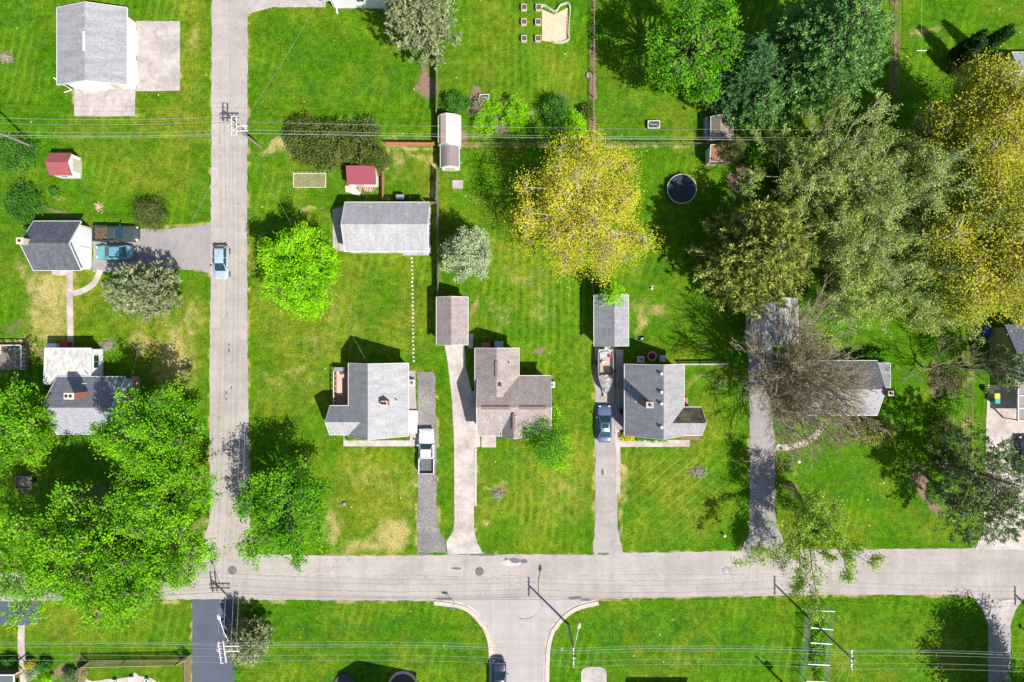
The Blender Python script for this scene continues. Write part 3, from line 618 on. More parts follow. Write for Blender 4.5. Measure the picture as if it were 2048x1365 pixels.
# 7 pale grey house
b = house('house', (742, 800), 'pale grey shingled house with a white capped chimney, red deck on its west side')
r_, w_ = gable(b, (697,727,817,872), 3.0, 6.2, 'y', pale('y'), M['white'], .4, ridge=.415)
x0_, y1_, _ = P(0, 727, 3); zr = 6.2
roof_part(b, P(660,0,3)[0], P(733,0,3)[0], P(0,870,3)[1], P(0,812,3)[1], 'x', [(0,3.0),(.5,5.0),(1,3.0)], pale('x'), 'wing_roof')
MB().box(P(667,0,3)[0]+.2, P(720,0,3)[0], P(0,866,3)[1]+.1, P(0,816,3)[1]-.1, 0, 3.1).build('wing_wall', M['white'], b)
xa = P(667,0,3)[0]+.2; ya = P(0,866,3)[1]+.1; yb = P(0,816,3)[1]-.1
MB().add([(xa,ya,3.1),(xa,yb,3.1),(xa,(ya+yb)/2,4.8),(xa+.2,ya,3.1),(xa+.2,yb,3.1),(xa+.2,(ya+yb)/2,4.8)], [(0,2,1),(3,4,5),(0,1,4,3),(1,2,5,4),(2,0,3,5)]).build('wing_gable', M['white'], b)
chimney(r_, (771, 806), .72, .55, 6.0, M['brick'], 5.1, 2); pipe(r_, (795,803), 4.3)
window(b, 'e', w_, .7, 1.3, 1.1, 1.6); window(b, 'e', w_, .42, .95, 2.05, 1.1, 'door'); window(b, 'n', w_, .3, 1.1, 1.1, 1.6); window(b, 'n', w_, .7, 1.1, 1.1, 1.6)
window(b, 's', w_, .25, 1.8, 1.3, 1.6); window(b, 's', w_, .75, 1.3, 1.2, 1.6); window(b, 'w', w_, .75, 1.8, 2.05, 1.1, 'door')
x0, y1, _ = P(671, 742, .6); x1, y0, _ = P(697, 812, .6)
MB().box(x0, x1, y0, y1, 0, .55).build('deck', M['deckred'], b)
x0, y1, _ = P(817, 822, .5); x1, y0, _ = P(834, 867, .5)
MB().box(x0, x1, y0, y1, 0, .45).build('porch', M['white'], b)
rail = MB()
for k in range(8): p = P(671, 742+10*k, .6); rail.box(p[0]-.04, p[0]+.04, p[1]-.04, p[1]+.04, .5, 1.5)
p = P(671,742,.6); q = P(671,812,.6); rail.bar((p[0],p[1],1.5), (q[0],q[1],1.5), .12, .06)
rail.build('deck_railing', M['cream'], b)
# 8 brown garage
b = house('garage', (905, 642), 'brown shingled single garage at the head of the pale concrete driveway', 'garage')
r_, w_ = gable(b, (873,595,936,690), 2.6, 3.9, 'y', brown('y'), M['cream'], .25)
window(b, 's', w_, .5, 2.5, 2.15, 1.12, 'garage_door'); window(b, 'e', w_, .3, .9, 2.0, 1.05, 'door'); window(b, 'w', w_, .5, .8, .8, 1.5)
# 9 brown house
b = house('house', (1020, 800), 'brown shingled house in the middle of the picture with a small front gable')
r_, w_ = gable(b, (955,752,1101,872), 2.9, 5.0, 'x', brown('x'), M['cream'], .4)
rn, wn_ = gable(b, (950,697,1038,790), 2.9, 4.75, 'y', brown('y'), M['cream'], .4, name='rear_roof')
roof_part(b, P(1004,0,2.9)[0], P(1051,0,2.9)[0], P(0,873,2.9)[1], P(0,830,2.9)[1], 'y', [(0,3.3),(.5,4.9),(1,3.3)], brown('y'), 'front_gable_roof')
x0 = P(1007,0,2.9)[0]+.3; x1 = P(1048,0,2.9)[0]-.3; y0 = P(0,870,2.9)[1]+.3
MB().add([(x0,y0,0),(x1,y0,0),(x1,y0,3.3),((x0+x1)/2,y0,4.5),(x0,y0,3.3),(x0,y0+2,0),(x1,y0+2,0),(x1,y0+2,3.3),((x0+x1)/2,y0+2,4.5),(x0,y0+2,3.3)],
    [(0,1,2,3,4),(9,8,7,6,5),(0,5,6,1),(1,6,7,2),(4,9,5,0),(2,7,8,3),(3,8,9,4)]).build('front_gable_wall', M['cream'], b)
zz = 5.04
for xa, xb in ((965,1020),(1040,1093)):
    p = P(xa,816,zz); q = P(xb,816,zz); MB().bar((p[0],p[1]-.02,zz), (q[0],q[1]-.02,zz), .35, .1).build('ridge_vent', M['brownside'], r_)
p = P(993,722,4.8); q = P(993,755,4.8); MB().bar((p[0],p[1],4.78), (q[0],q[1],4.78), .3, .1).build('ridge_vent', M['brownside'], rn)
p = P(1028,828,4.9); q = P(1028,862,4.9); MB().bar((p[0],p[1],4.93), (q[0],q[1],4.93), .3, .1).build('ridge_vent', M['brownside'], r_)
pipe(rn, (1020,728), 4.0); vent(r_, (1000, 770), 4.6, .35, 'darkgrey')
for s, t_ in (('e',.3),('e',.7),('s',.15),('s',.85),('w',.5)): window(b, s, w_, t_, 1.3, 1.1, 1.6)
window(b, 's', w_, .3, .95, 2.05, 1.1, 'door'); window(b, 'e', wn_, .5, 1.2, 1.1, 1.6); window(b, 'n', wn_, .3, 1.1, 1, 1.6)
for i, (a_, c_, z_) in enumerate(((783,790,.5),(790,797,.35),(815,822,.2))):
    x0, y1, _ = P(942, a_, z_); x1, y0, _ = P(956, c_, z_); MB().box(x0, x1+.5, y0, y1, 0, z_).build('side_step', M['pad'], b)
MB().box(P(946,0)[0], P(958,0)[0], P(0,815)[1], P(0,797)[1], 0, .5).build('side_stoop', M['drive_mid'], b)
# 10 grey garage
b = house('garage', (1222, 642), 'grey shingled single garage with the boat parked at its door', 'garage')
r_, w_ = gable(b, (1188,591,1257,692), 2.6, 4.4, 'y', grey('y'), M['white'], .3, ridge=.53)
window(b, 's', w_, .5, 2.6, 2.15, 1.12, 'garage_door'); window(b, 'e', w_, .4, .8, .8, 1.5); window(b, 'w', w_, .5, .8, .8, 1.5)
# 11 grey house
b = house('house', (1308, 800), 'grey house with four small white roof vents and a tall brick chimney')
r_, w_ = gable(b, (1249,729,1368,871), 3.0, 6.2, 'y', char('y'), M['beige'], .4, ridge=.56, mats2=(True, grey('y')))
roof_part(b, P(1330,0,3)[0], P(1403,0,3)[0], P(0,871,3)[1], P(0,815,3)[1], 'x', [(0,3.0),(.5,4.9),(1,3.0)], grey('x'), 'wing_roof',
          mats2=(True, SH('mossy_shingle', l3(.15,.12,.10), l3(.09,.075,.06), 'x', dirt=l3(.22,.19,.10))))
x0 = P(1340,0,3)[0]; x1 = P(1397,0,3)[0]-.2; y0 = P(0,867,3)[1]+.1; y1 = P(0,819,3)[1]-.1
MB().box(x0, x1, y0, y1, 0, 3.1).build('wing_wall', M['beige'], b)
MB().add([(x1,y0,3.1),(x1,y1,3.1),(x1,(y0+y1)/2,4.7),(x1-.2,y0,3.1),(x1-.2,y1,3.1),(x1-.2,(y0+y1)/2,4.7)], [(0,1,2),(3,5,4),(0,3,4,1),(1,4,5,2),(2,5,3,0)]).build('wing_gable', M['beige'], b)
chimney(r_, (1290, 806), .8, .65, 8.0, M['brickbrown'], 5.2, 1)
for vy in (748, 785, 808, 855): vent(r_, (1323, vy), 6.1, .28)
pipe(r_, (1270,803), 4.3)
window(b, 'w', w_, .35, 1.1, 1.1, 1.6); window(b, 'w', w_, .6, .95, 2.05, 1.1, 'door'); window(b, 's', w_, .25, 1.6, 1.2, 1.6); window(b, 'n', w_, .5, 1.1, 1.1, 1.6)
for t_ in (.3, .7): window(b, 'e', w_, t_, 1.1, 1.1, 1.6)
MB().box(P(1367,0)[0]-.6, P(1374,0)[0], P(0,815)[1], P(0,795)[1], 0, .5).build('porch', M['deckred'], b)
# 12 garage under the bare tree
b = house('garage', (1548, 645), 'grey garage with a blue grey west wall, half hidden by the bare brown tree', 'garage')
r_, w_ = gable(b, (1503,598,1596,690), 2.7, 4.4, 'y', pale('y'), M['blueside'], .25, ridge=.6)
window(b, 'w', w_, .5, .9, 1.0, 1.6); window(b, 's', w_, .5, 4.2, 2.15, 1.12, 'garage_door')
# 13 right house
b = house('house', (1680, 777), 'long dark roofed house behind the bare brown tree with a lower flat addition')
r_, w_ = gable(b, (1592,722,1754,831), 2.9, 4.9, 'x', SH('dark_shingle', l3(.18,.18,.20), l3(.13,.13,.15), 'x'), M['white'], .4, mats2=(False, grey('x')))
r2, w2 = gable(b, (1740,727,1780,775), 2.6, 2.75, 'x', char('y'), M['white'], .2, prof=[(0,2.62),(1,2.62)], name='addition_roof')
chimney(r_, (1771, 786), .6, .55, 5.4, M['brickbrown'], 4.3, 1)
for t_ in (.15, .4, .8): window(b, 's', w_, t_, 1.4, 1.2, 1.6)
window(b, 's', w_, .6, .95, 2.05, 1.1, 'door'); window(b, 'e', w2, .5, 1, 1, 1.5); window(b, 'n', w_, .5, 1.1, 1.1, 1.6); window(b, 'w', w_, .5, 1.1, 1.1, 1.6)
# 14 far right house
b = house('house', (2040, 700), 'house at the right edge with a plain beige gable wall and speckled blue grey roof')
r_, w_ = gable(b, (2009,650,2160,757), 3.0, 4.95, 'x', SH('blue_speckled_shingle', l3(.20,.215,.27), l3(.12,.13,.17), 'x'), M['beige'], .3, tm='darkgrey')
window(b, 'w', w_, .5, .7, .8, 1.7); window(b, 'w', w_, .2, .7, .8, 1.7)
# 15 pergola at right edge
b = house('carport', (2060, 800), 'white framed grey carport at the right edge beside the concrete driveway', 'carport')
x0, y1, _ = P(2034, 766, 2.5); x1, y0, _ = P(2140, 842, 2.5)
MB().box(x0, x1, y0, y1, 2.4, 2.5).build('roof', M['drive_grey'], b)
fr = MB()
for yy in np.linspace(y0, y1, 4): fr.box(x0, x1, yy-.07, yy+.07, 2.502, 2.62)
for xx in np.linspace(x0, x1, 5): fr.box(xx-.07, xx+.07, y0-.1, y1+.1, 2.64, 2.75)
fr.build('roof_frame', M['metal'], b)
for i in range(4):
    xx, yy = (x0+.1 if i % 2 else x1-.1), (y0+.1 if i < 2 else y1-.1); MB().box(xx-.07, xx+.07, yy-.07, yy+.07, 0, 2.4).build('post', M['trim'], b)
# 16 house at top
b = house('house', (715, -60), 'house cut off by the top edge showing its white gable wall and two downspouts')
r_, w_ = gable(b, (650,-170,775,2), 2.8, 4.6, 'y', SH('blue_grey_shingle', l3(.24,.245,.285), l3(.18,.185,.22), 'y', streak=.08), M['white'], .4)
window(b, 's', w_, .55, .8, .6, 2.2)
for k in (.05, .95):
    x = w_[0]+(w_[1]-w_[0])*k; MB().tube([(x,w_[2]-.1,2.7),(x,w_[2]-.1,.25),(x+.1,w_[2]-.7,.12)], .09, 6).build('downspout', M['white'], b)
# 17 top right shed
b = house('house', (2060, 140), 'pale blue grey roof at the right edge behind the columnar evergreens')
r_, w_ = gable(b, (2024,105,2160,186), 2.6, 3.9, 'x', SH('lavender_shingle', l3(.40,.42,.49), l3(.33,.35,.42), 'x'), M['white'], .3)
window(b, 'w', w_, .5, .9, 2.05, 1.05, 'door')
# 18 cream gambrel shed, grey arched shed
b = house('shed', (900, 262), 'cream shed with a faceted barn roof, tan on one side and white on top', 'shed')
r_, w_ = gable(b, (877,233,921,291), 2.0, 3.4, 'y', M['whiteroof'], M['cream'], .08, prof=[(0,2.0),(.12,2.6),(.38,3.1),(.78,2.7),(1,2.0)], mats2=(False, M['tan_roof']))
window(b, 's', w_, .5, 1.4, 1.8, .95, 'door')
b = house('shed', (900, 315), 'grey brown shed with a rounded ribbed roof and white front, just below the cream shed', 'shed')
pr = [(i/8, 2.0+.75*math.sin(math.pi*i/8)) for i in range(9)]
r_, w_ = gable(b, (881,293,918,335), 2.0, 2.7, 'y', mat('brown_ribbed_roof', l3(.27,.22,.22), l3(.17,.14,.14), 7, .6, stretch=(6, .5, 1)), M['white'], .06, prof=pr)
window(b, 's', w_, .5, 1.1, 1.7, .9, 'door')
# 19 shed pair under the conifers
b = house('shed', (1443, 258), 'weathered board roofed shed under the dark conifer, beside a crumpled tarp', 'shed')
r_, w_ = gable(b, (1422,234,1466,281), 2.0, 2.7, 'y', M['wood'], M['wood'], .08, ridge=.35)
b = house('shed', (1440, 308), 'red roofed shed with a bright white front wall, leaves strewn over its roof', 'shed')
r_, w_ = gable(b, (1420,292,1466,323), 2.1, 2.5, 'x', M['mossred'], M['white'], .06, prof=[(0,2.1),(1,2.5)])
MB().box(w_[0]-.05, w_[0]-.002, w_[2], w_[3], .1, 2.0).build('side_panel', M['blueside'], b)
window(b, 's', w_, .45, 1.2, 1.7, .9, 'door')
# bottom edge and left edge roofs
b = house('house', (1315, 1420), 'house below the bottom edge whose flat black shadow just enters', 'house')
gable(b, (1288,1405,1412,1540), 2.9, 4.2, 'x', M['darkgrey'], M['white'], .4, tm='darkgrey')
b = house('house', (735, 1440), 'house just below the bottom edge whose pointed shadow falls on the lawn', 'house')
gable(b, (690,1394,850,1520), 2.9, 5.6, 'y', grey('y'), M['white'], .4, ridge=.4)
b = house('porch', (10, 1370), 'grey roofed porch with pale timber frame in the bottom left corner', 'porch')
x0, y1, _ = P(-60, 1350, 2.6); x1, y0, _ = P(28, 1430, 2.6)
MB().box(x0, x1-.12, y0, y1-.12, 2.4, 2.52).build('roof', mat('screen_roof', l3(.12,.14,.16), l3(.08,.1,.11), 5, .5), b)
fr = MB().box(x0, x1, y1-.12, y1, 2.42, 2.6); fr.box(x1-.12, x1, y0, y1-.12, 2.42, 2.6); fr.build('roof_frame', M['trim'], b)
for px_ in ((40,1345),(50,1343)):
    p = P(*px_); MB().box(p[0]-.07, p[0]+.07, p[1]-.07, p[1]+.07, 0, 1.8).build('post', M['woodtan'], b)
p = P(30,1352,1.9); q = P(52,1335,1.9); MB().bar(p, q, .12, .12).build('beam', M['woodtan'], b)
MB().box(x1-.1, x1, y1-.1, y1, 0, 2.4).build('corner_post', M['trim'], b)
b = house('house', (-50, 850), 'pale wall corner of a house poking in at the left edge behind the maple')
gable(b, (-170,815,18,880), 2.6, 3.8, 'x', pale('x'), M['white'], .3)
# deck at left edge
d = empty('deck', P(15, 715), 'weathered board deck with white railing and a covered grill at the left edge', 'deck')
x0, y1, _ = P(-40, 690, .7); x1, y0, _ = P(50, 740, .7)
MB().box(x0, x1, y0, y1, 0, .6).build('boards', mat('deck_weathered', l3(.26,.21,.17), l3(.10,.08,.07), 5, .9, stretch=(.3, 7, 1)), d)
rl = MB()
for a_, c_ in (((-40,691),(42,691)),((42,691),(42,740)),((1,691),(1,708))):
    p = P(*a_, 1.5); q = P(*c_, 1.5); rl.bar(p, q, .12, .1)
    for k in range(7):
        t_ = k/6; rl.box(p[0]+(q[0]-p[0])*t_-.03, p[0]+(q[0]-p[0])*t_+.03, p[1]+(q[1]-p[1])*t_-.03, p[1]+(q[1]-p[1])*t_+.03, .6, 1.5)
rl.build('railing', M['cream'], d)
# ------------------------------------------------------------------ fences
def fence(name, label, px, h, post_m, board_m, style='board', step=2.4, cat='fence', group=None, th=.06, maxp=60):
    pts = [Vector(P(*p)) for p in px]; root = empty(name, pts[0], label, cat, group); pan = MB(); rail = MB()
    posts = []
    for a, b in zip(pts[:-1], pts[1:]):
        l = (b-a).length; n = max(1, round(l/step)); d = (b-a).normalized(); nn = Vector((-d.y, d.x, 0))
        for i in range(n+1):
            p = a+(b-a)*i/n
            if not posts or (posts[-1]-p).length > .3: posts.append(p)
        if style == 'board':
            k = int(l/.16)
            for i in range(k):
                p = a+d*(i+.5)*l/k; q = p+Vector((0,0,h*(1+.012*rnd.uniform(-1,1)))); o = nn*(.03 if i % 2 else .012)
                pan.bar(p+o+Vector((0,0,.05)), q+o, .145, .025) if False else pan.hexa([p+o-d*.072-nn*.012+Vector((0,0,.05)), p+o+d*.072-nn*.012+Vector((0,0,.05)), p+o+d*.072+nn*.012+Vector((0,0,.05)), p+o-d*.072+nn*.012+Vector((0,0,.05))],
                                                       [q+o-d*.072-nn*.012, q+o+d*.072-nn*.012, q+o+d*.072+nn*.012, q+o-d*.072+nn*.012])
            for z in (.35, h-.3): rail.bar(a-nn*.05+Vector((0,0,z)), b-nn*.05+Vector((0,0,z)), .05, .09)
        elif style == 'slat':
            k = int(l/.24)
            for i in range(k):
                p = a+d*(i+.5)*l/k; q = p+Vector((0,0,h))
                pan.hexa([p-d*.06-nn*.012, p+d*.06-nn*.012, p+d*.06+nn*.012, p-d*.06+nn*.012], [q-d*.06-nn*.012, q+d*.06-nn*.012, q+d*.06+nn*.012, q-d*.06+nn*.012])
            for z in (.3, h-.15): rail.bar(a-nn*.05+Vector((0,0,z)), b-nn*.05+Vector((0,0,z)), .05, .09)
        elif style == 'wire':
            for z in (.03, h-.02): rail.bar(a+Vector((0,0,z)), b+Vector((0,0,z)), .045, .045)
            k = int(l/.2)
            for i in range(k):
                p = a+d*i*l/k; q = a+d*min(l, (i+4)*l/k)
                pan.bar(p+Vector((0,0,.05)), q+Vector((0,0,h-.04)), .008, .008); pan.bar(q+Vector((0,0,.05)), p+Vector((0,0,h-.04)), .008, .008)
        elif style == 'rail':
            for z in (.35, .75, h-.05): rail.bar(a+Vector((0,0,z)), b+Vector((0,0,z)), .05, .14)
            pan.bar(a+Vector((0,0,h)), b+Vector((0,0,h)), .14, .04)
    pan.build('panel', board_m, root); rail.build('rail', board_m, root)
    for p in posts[:maxp]: MB().box(p.x-.05, p.x+.05, p.y-.05, p.y+.05, 0, h+.08).build('post', post_m, root)
    return root
fence('fence', 'tall brown board fence running from the cream shed up to the spreading pine', [(875,100),(875,232)], 1.85, M['wood'], M['wood'])
fence('fence', 'tall board fence behind the grey arched shed, leading down beside the long grey garage', [(876,345),(874,405)], 1.75, M['wood'], M['wood'])
fence('fence', 'tall board fence beside the pale rounded tree, down to the brown garage', [(877,410),(878,592)], 1.75, M['wood'], M['wood'])
fence('fence', 'short board fence piece joining the long grey garage to the tall fence', [(860,410),(876,410)], 1.7, M['wood'], M['wood'])
fence('fence', 'low red stained board fence between the hedge and the sheds', [(775,291),(870,292)], 1.3, M['woodred'], M['woodred'], 'board', 3)
fence('fence', 'low red stained board fence running down to the long grey garage roof', [(768,325),(768,402)], 1.3, M['woodred'], M['woodred'], 'board', 3)
fence('fence', 'wire fence on a bare brown strip beneath the big maple, top centre right', [(1187,-40),(1186,290)], 1.2, M['rusty'], M['rusty'], 'wire', 3)
fence('fence', 'wire fence on a bare brown strip right of the huge conifer', [(1790,-40),(1786,225)], 1.2, M['rusty'], M['rusty'], 'wire', 3)
fence('fence', 'wire fence along the back lots from the sheds to the red roofed shed', [(922,292),(1420,292)], 1.2, M['rusty'], M['rusty'], 'wire', 3)
fence('fence', 'short wire fence from the grey garage up under the yellow tree', [(1183,560),(1186,592)], 1.2, M['rusty'], M['rusty'], 'wire', 3)
fence('fence', 'white topped low fence east of the grey vented house', [(1358,729),(1450,728)], 1.0, M['trim'], M['trim'], 'rail', 2.4)
fence('fence', 'slatted fence along the top of the patio garden at bottom left', [(178,1322),(364,1318)], 1.8, M['woodtan'], M['woodtan'], 'slat')
fence('fence', 'slatted fence on the left of the patio garden at bottom left', [(178,1322),(166,1400)], 1.8, M['woodtan'], M['woodtan'], 'slat')
fence('fence', 'slatted fence between the patio garden and the dark asphalt driveway', [(364,1318),(382,1309),(381,1400)], 1.8, M['woodtan'], M['woodtan'], 'slat')
fence('fence', 'wire fence with weeds on the boundary right of the long dark roofed house', [(1934,690),(1930,1000)], 1.2, M['rusty'], M['rusty'], 'wire', 3)
# ------------------------------------------------------------------ poles and wires
def upole(px, h, arms, label, lamp=None, trafo=False, lean=(0,0)):
    b = Vector(P(*px)); root = empty('utility_pole', b, label, 'utility pole', 'utility poles carrying the overhead lines')
    top = b+Vector((lean[0], lean[1], h))
    MB().tube([b, b+(top-b)*.5, top], [.17, .14, .11], 12).build('pole', M['pole'], root)
    for (ang, z, ln, dbl, off) in arms:
        d = Vector((math.cos(ang), math.sin(ang), 0)); n = Vector((-d.y, d.x, 0)); c = b+(top-b)*(z/h)+d*off; mb = MB(); ins = MB()
        for s in ((-.28, .28) if dbl else (.16,)): mb.bar(c-d*ln/2+n*s, c+d*ln/2+n*s, .12, .14)
        mb.build('crossarm', M['arm'], root)
        for k in (-.46, -.2, .2, .46): q = c+d*ln*k+n*(0 if dbl else .16); ins.disc((q.x, q.y), .06, q.z+.07, q.z+.26, 8)
        ins.build('insulator', M['trim'], root)
    if lamp:
        c = b+Vector((0,0,lamp[0])); e = b+Vector((lamp[1], lamp[2], lamp[0]+.6)); d = (e-c).normalized()
        arm = MB().tube([c, c+(e-c)*.5+Vector((0,0,.25)), e], .045, 8).build('lamp_arm', M['metal'], root)
        MB().tube([e, e+d*.25, e+d*.75], [.07, .2, .1], 10).build('lamp_head', M['trim'], root, True)
    if trafo:
        q = b+Vector((.45, .1, h-2.2)); MB().disc((q.x, q.y), .27, q.z-.5, q.z+.5, 16).build('transformer', M['metal'], root)
    return b, top
NS, EW = math.pi/2, 0.0
p0 = upole((-150,1245), 9, [(NS, 8.6, 2.4, False, 0)], 'utility pole beyond the left edge holding the lower lines')
p1 = upole((521,294), 8.3, [(NS, 8.1, 2.3, True, 0), (EW, 7.3, 2.3, True, .1)], 'utility pole with stacked pale crossarms over the side road, upper left')
p2 = upole((76,298), 8.8, [(NS, 8.5, 2.3, False, 0)], 'utility pole leaning out of the left edge above the red roofed shed')
p3 = upole((505,1240), 9.2, [(math.radians(98), 8.9, 2.5, True, 0), (EW, 8.0, 2.5, True, .3)], 'utility pole with double crossarms beside the dark asphalt driveway, bottom left', lamp=(6.8, -.9, 3.0))
p4 = upole((1137,1249), 9.2, [(NS, 8.8, 2.3, False, 0)], 'utility pole with street lamp at the corner of the short side street', lamp=(6.9, .5, 2.6))
p5 = upole((1632,1250), 9.6, [(NS, 9.2, 2.3, False, 0)], 'utility pole standing over the netted garden frame, bottom right')
p6 = upole((2110,1268), 9.3, [(NS, 8.9, 2.3, False, 0)], 'utility pole outside the right edge with its shadow on the street', trafo=True)
p7 = upole((342,621), 6.6, [(EW, 6.3, .9, False, 0)], 'short weathered pole at the foot of the grey green pine')
p8 = upole((1592,1392), 9.2, [], 'utility pole below the bottom edge whose shadow crosses the lawn', trafo=True)
p9 = upole((2230,310), 9.5, [(NS, 9, 2.3, False, 0)], 'utility pole beyond the right edge holding the upper lines')
wcount = [0]
def wire(a, b, sag, label, r=.011, m='wire', n=20):
    a = Vector(a); b = Vector(b); pts = [a+(b-a)*i/n-Vector((0,0,sag*4*(i/n)*(1-i/n))) for i in range(n+1)]
    root = MB().tube(pts, r, 5).build('power_line', M[m]); tag(root, label, 'power line', 'overhead lines strung between the poles'); return root
def at(p, z, dx=0, dy=0): b, t = p; v = b+(t-b)*(z/(t.z)); return Vector((v.x+dx, v.y+dy, z))
ords = ['topmost','second','third','lowest']
for k, dy in enumerate((1.05, .45, -.45, -1.05)):
    wire(at(p2, 8.75, 0, dy), at(p1, 8.35, 0, dy), .9, ords[k]+' of the bright wires over the lawn at the upper left')
    wire(at(p0, 8.85, 0, dy), at(p3, 9.1, 0, dy), .7, ords[k]+' of the wires crossing the lawn at the bottom left')
    wire(at(p3, 9.1, 0, dy), at(p4, 9.0, 0, dy), 1.0, ords[k]+' of the wires between the two poles at the bottom centre')
    wire(at(p4, 9.0, 0, dy), at(p5, 9.4, 0, dy), .9, ords[k]+' of the wires over the lawn right of the side street')
    wire(at(p5, 9.4, 0, dy), at(p6, 9.1, 0, dy), .8, ords[k]+' of the wires at the bottom right corner')
for k, dy in enumerate((.45, -.45)):
    wire(at(p1, 8.35, 0, dy), at(p9, 9.2, 0, dy), 1.6, ('upper','lower')[k]+' long wire over the back lots, passing the cream shed')
for k, (a, b, z0, z1) in enumerate([(p2,p1,6.4,6.2),(p1,p9,6.2,6.4),(p0,p3,6.6,6.8),(p3,p4,6.8,6.9),(p4,p5,6.9,7.0),(p5,p6,7.0,6.9)]):
    wire(at(a, z0, 0, -.2), at(b, z1, 0, -.2), .8, ['thick low cable over the upper left lawn','thick low cable along the back lots','thick low cable over the bottom left lawn','thick low cable crossing the side street mouth','thick low cable right of the side street','thick low cable at the bottom right'][k], .02, 'wire')
for k, dx in enumerate((-1.0, -.4, .5, 1.1)):
    wire(at(p1, 7.6, dx, -.2), at(p3, 8.3, dx+.2, .2), 1.4, ['leftmost','second from left','third from left','rightmost'][k]+' of the four wires running down the side road')
drops = [(at(p1,7.0), PV(572,420,4.8) if 0 else PV(735,727,5.0), 'thin service wire from the upper left pole to the pale grey house'),
         (at(p1,7.0), PV(640,-4,3.2), 'thin service wire from the upper left pole to the house at the top edge'),
         (at(p1,7.0), at(p7,6.3), 'thin service wire crossing the side road to the short pole by the pine'),
         (at(p7,6.3), PV(262,753,3.3), 'thin service wire from the short pole to the dark roofed house'),
         (at(p5,8.6), PV(1640,1420,4), 'left service wire running down from the netted garden pole'),
         (at(p5,8.4,.3), PV(1655,1430,4), 'middle service wire running down from the netted garden pole'),
         (at(p5,8.2,.6), PV(1690,1430,4), 'right service wire running down from the netted garden pole')]
for a, b, lab in drops: wire(a, b, .5, lab, .008)
# clothesline, yard lamp, sign, mailboxes
def simple(name, label, cat, px, z=0): return empty(name, P(*px, z), label, cat)
o = simple('clothesline', 'thin white clothesline pole and line on the lawn left of the columnar evergreens', 'clothesline', (1823,116)); b = Vector(P(1823,116))
MB().tube([b, b+Vector((0,0,2.1))], .04, 8).build('post', M['metal'], o); MB().tube([b+Vector((-.6,0,2.1)), b+Vector((.6,0,2.1))], .035, 8).build('bar', M['metal'], o)
MB().tube([b+Vector((0,0,2.1)), Vector(P(1824,-40))+Vector((0,0,2.0))], .02, 6).build('line', M['wire'], o)
o = simple('yard_lamp', 'thin black yard lamp post beside the curved path', 'lamp post', (1582,917)); b = Vector(P(1582,917))
MB().tube([b, b+Vector((0,0,2.2))], .04, 8).build('post', M['black'], o); MB().disc((b.x,b.y), .14, 2.2, 2.5, 8, .2).build('lamp_head', M['trim'], o)
o = simple('street_sign', 'small street sign on a thin post at the corner kerb', 'sign', (906,1200)); b = Vector(P(908,1204))
MB().tube([b, b+Vector((0,0,2.3))], .03, 8).build('post', M['metal'], o)
MB().box(b.x-.35, b.x+.35, b.y-.015, b.y+.015, 1.9, 2.4).build('sign_plate', M['metal'], o)
for px_, lab in (((1976,1258),'small mailbox on a post left of the asphalt drive at bottom right'),((2050,1262),'small mailbox on a post at the right edge near the bottom')):
    o = simple('mailbox', lab, 'mailbox', px_); b = Vector(P(*px_)); MB().box(b.x-.05,b.x+.05,b.y-.05,b.y+.05,0,1.05).build('post', M['wood'], o)
    MB().box(b.x-.13,b.x+.13,b.y-.26,b.y+.26,1.052,1.3).build('box', M['trim'], o, bevel=.03)
o = simple('hydrant_marker', 'small white capped ground marker near the street in the diagonal striped lawn', 'utility marker', (1447,1070)); b = Vector(P(1447,1070))
MB().disc((b.x,b.y), .13, 0, .55, 14).build('body', M['trim'], o); MB().disc((b.x,b.y), .17, .551, .65, 14, .1).build('cap', M['trim'], o)
# ------------------------------------------------------------------ garden boxes, bed, patio things
gb = None
for i, (x, y) in enumerate([(1048,18),(1077,18),(1048,47),(1076,47),(1048,80),(1076,80)]):
    lab = ['top box of the left column of square garden boxes','top box of the right column of square garden boxes, by the wire bed','middle box of the left column of square garden boxes','middle box of the right column of square garden boxes, by the wire bed',
           'bottom box of the left column of square garden boxes','bottom box of the right column of square garden boxes, by the wire bed'][i]
    if gb is None:
        gb = empty('planter_box', (0,0,0), lab, 'planter', 'square garden boxes beside the fenced sandy bed')
        mb = MB(); 
        for s in (-1, 1): mb.box(-.33,.33,s*.33-.03,s*.33+.03,0,.5); mb.box(s*.33-.03,s*.33+.03,-.298,.298,0,.498)
        k_ = [mb.build('frame', M['cream'], gb), MB().box(-.298,.298,-.298,.298,0,.38).build('soil', M['mulch'], gb)]
        gb.location = P(x, y); continue
    c = gb.copy(); col.objects.link(c); c.location = P(x, y); c['label'] = lab
    for ch in k_: cc = ch.copy(); col.objects.link(cc); cc.parent = c
bed_px = [(1082,18),(1088,14),(1110,26),(1120,14),(1134,10),(1140,20),(1138,48),(1137,70),(1138,80),(1131,86),(1116,88),(1098,85),(1083,84),(1081,60)]
o = simple('garden_bed', 'sandy garden bed ringed by a crooked white wire fence', 'garden bed', (1110,50))
MB().prism([P(*q)[:2] for q in [(1084,20),(1108,30),(1136,16),(1136,80),(1118,86),(1084,82)]], 0, .05).build('soil', mat('sandy_soil', l3(.68,.48,.34), l3(.50,.33,.22), 3, .95, detail=8), o)
fb = MB(); q0 = [Vector(P(*q)) for q in curve(bed_px+[bed_px[0]], 4)][:-14]
for a, b in zip(q0[:-1], q0[1:]):
    for z in (.06, .3, .55): fb.bar(a+Vector((0,0,z)), b+Vector((0,0,z)), .05, .03)
    fb.box(a.x-.03,a.x+.03,a.y-.03,a.y+.03,0,.6)
fb.build('wire_edging', M['trim'], o)
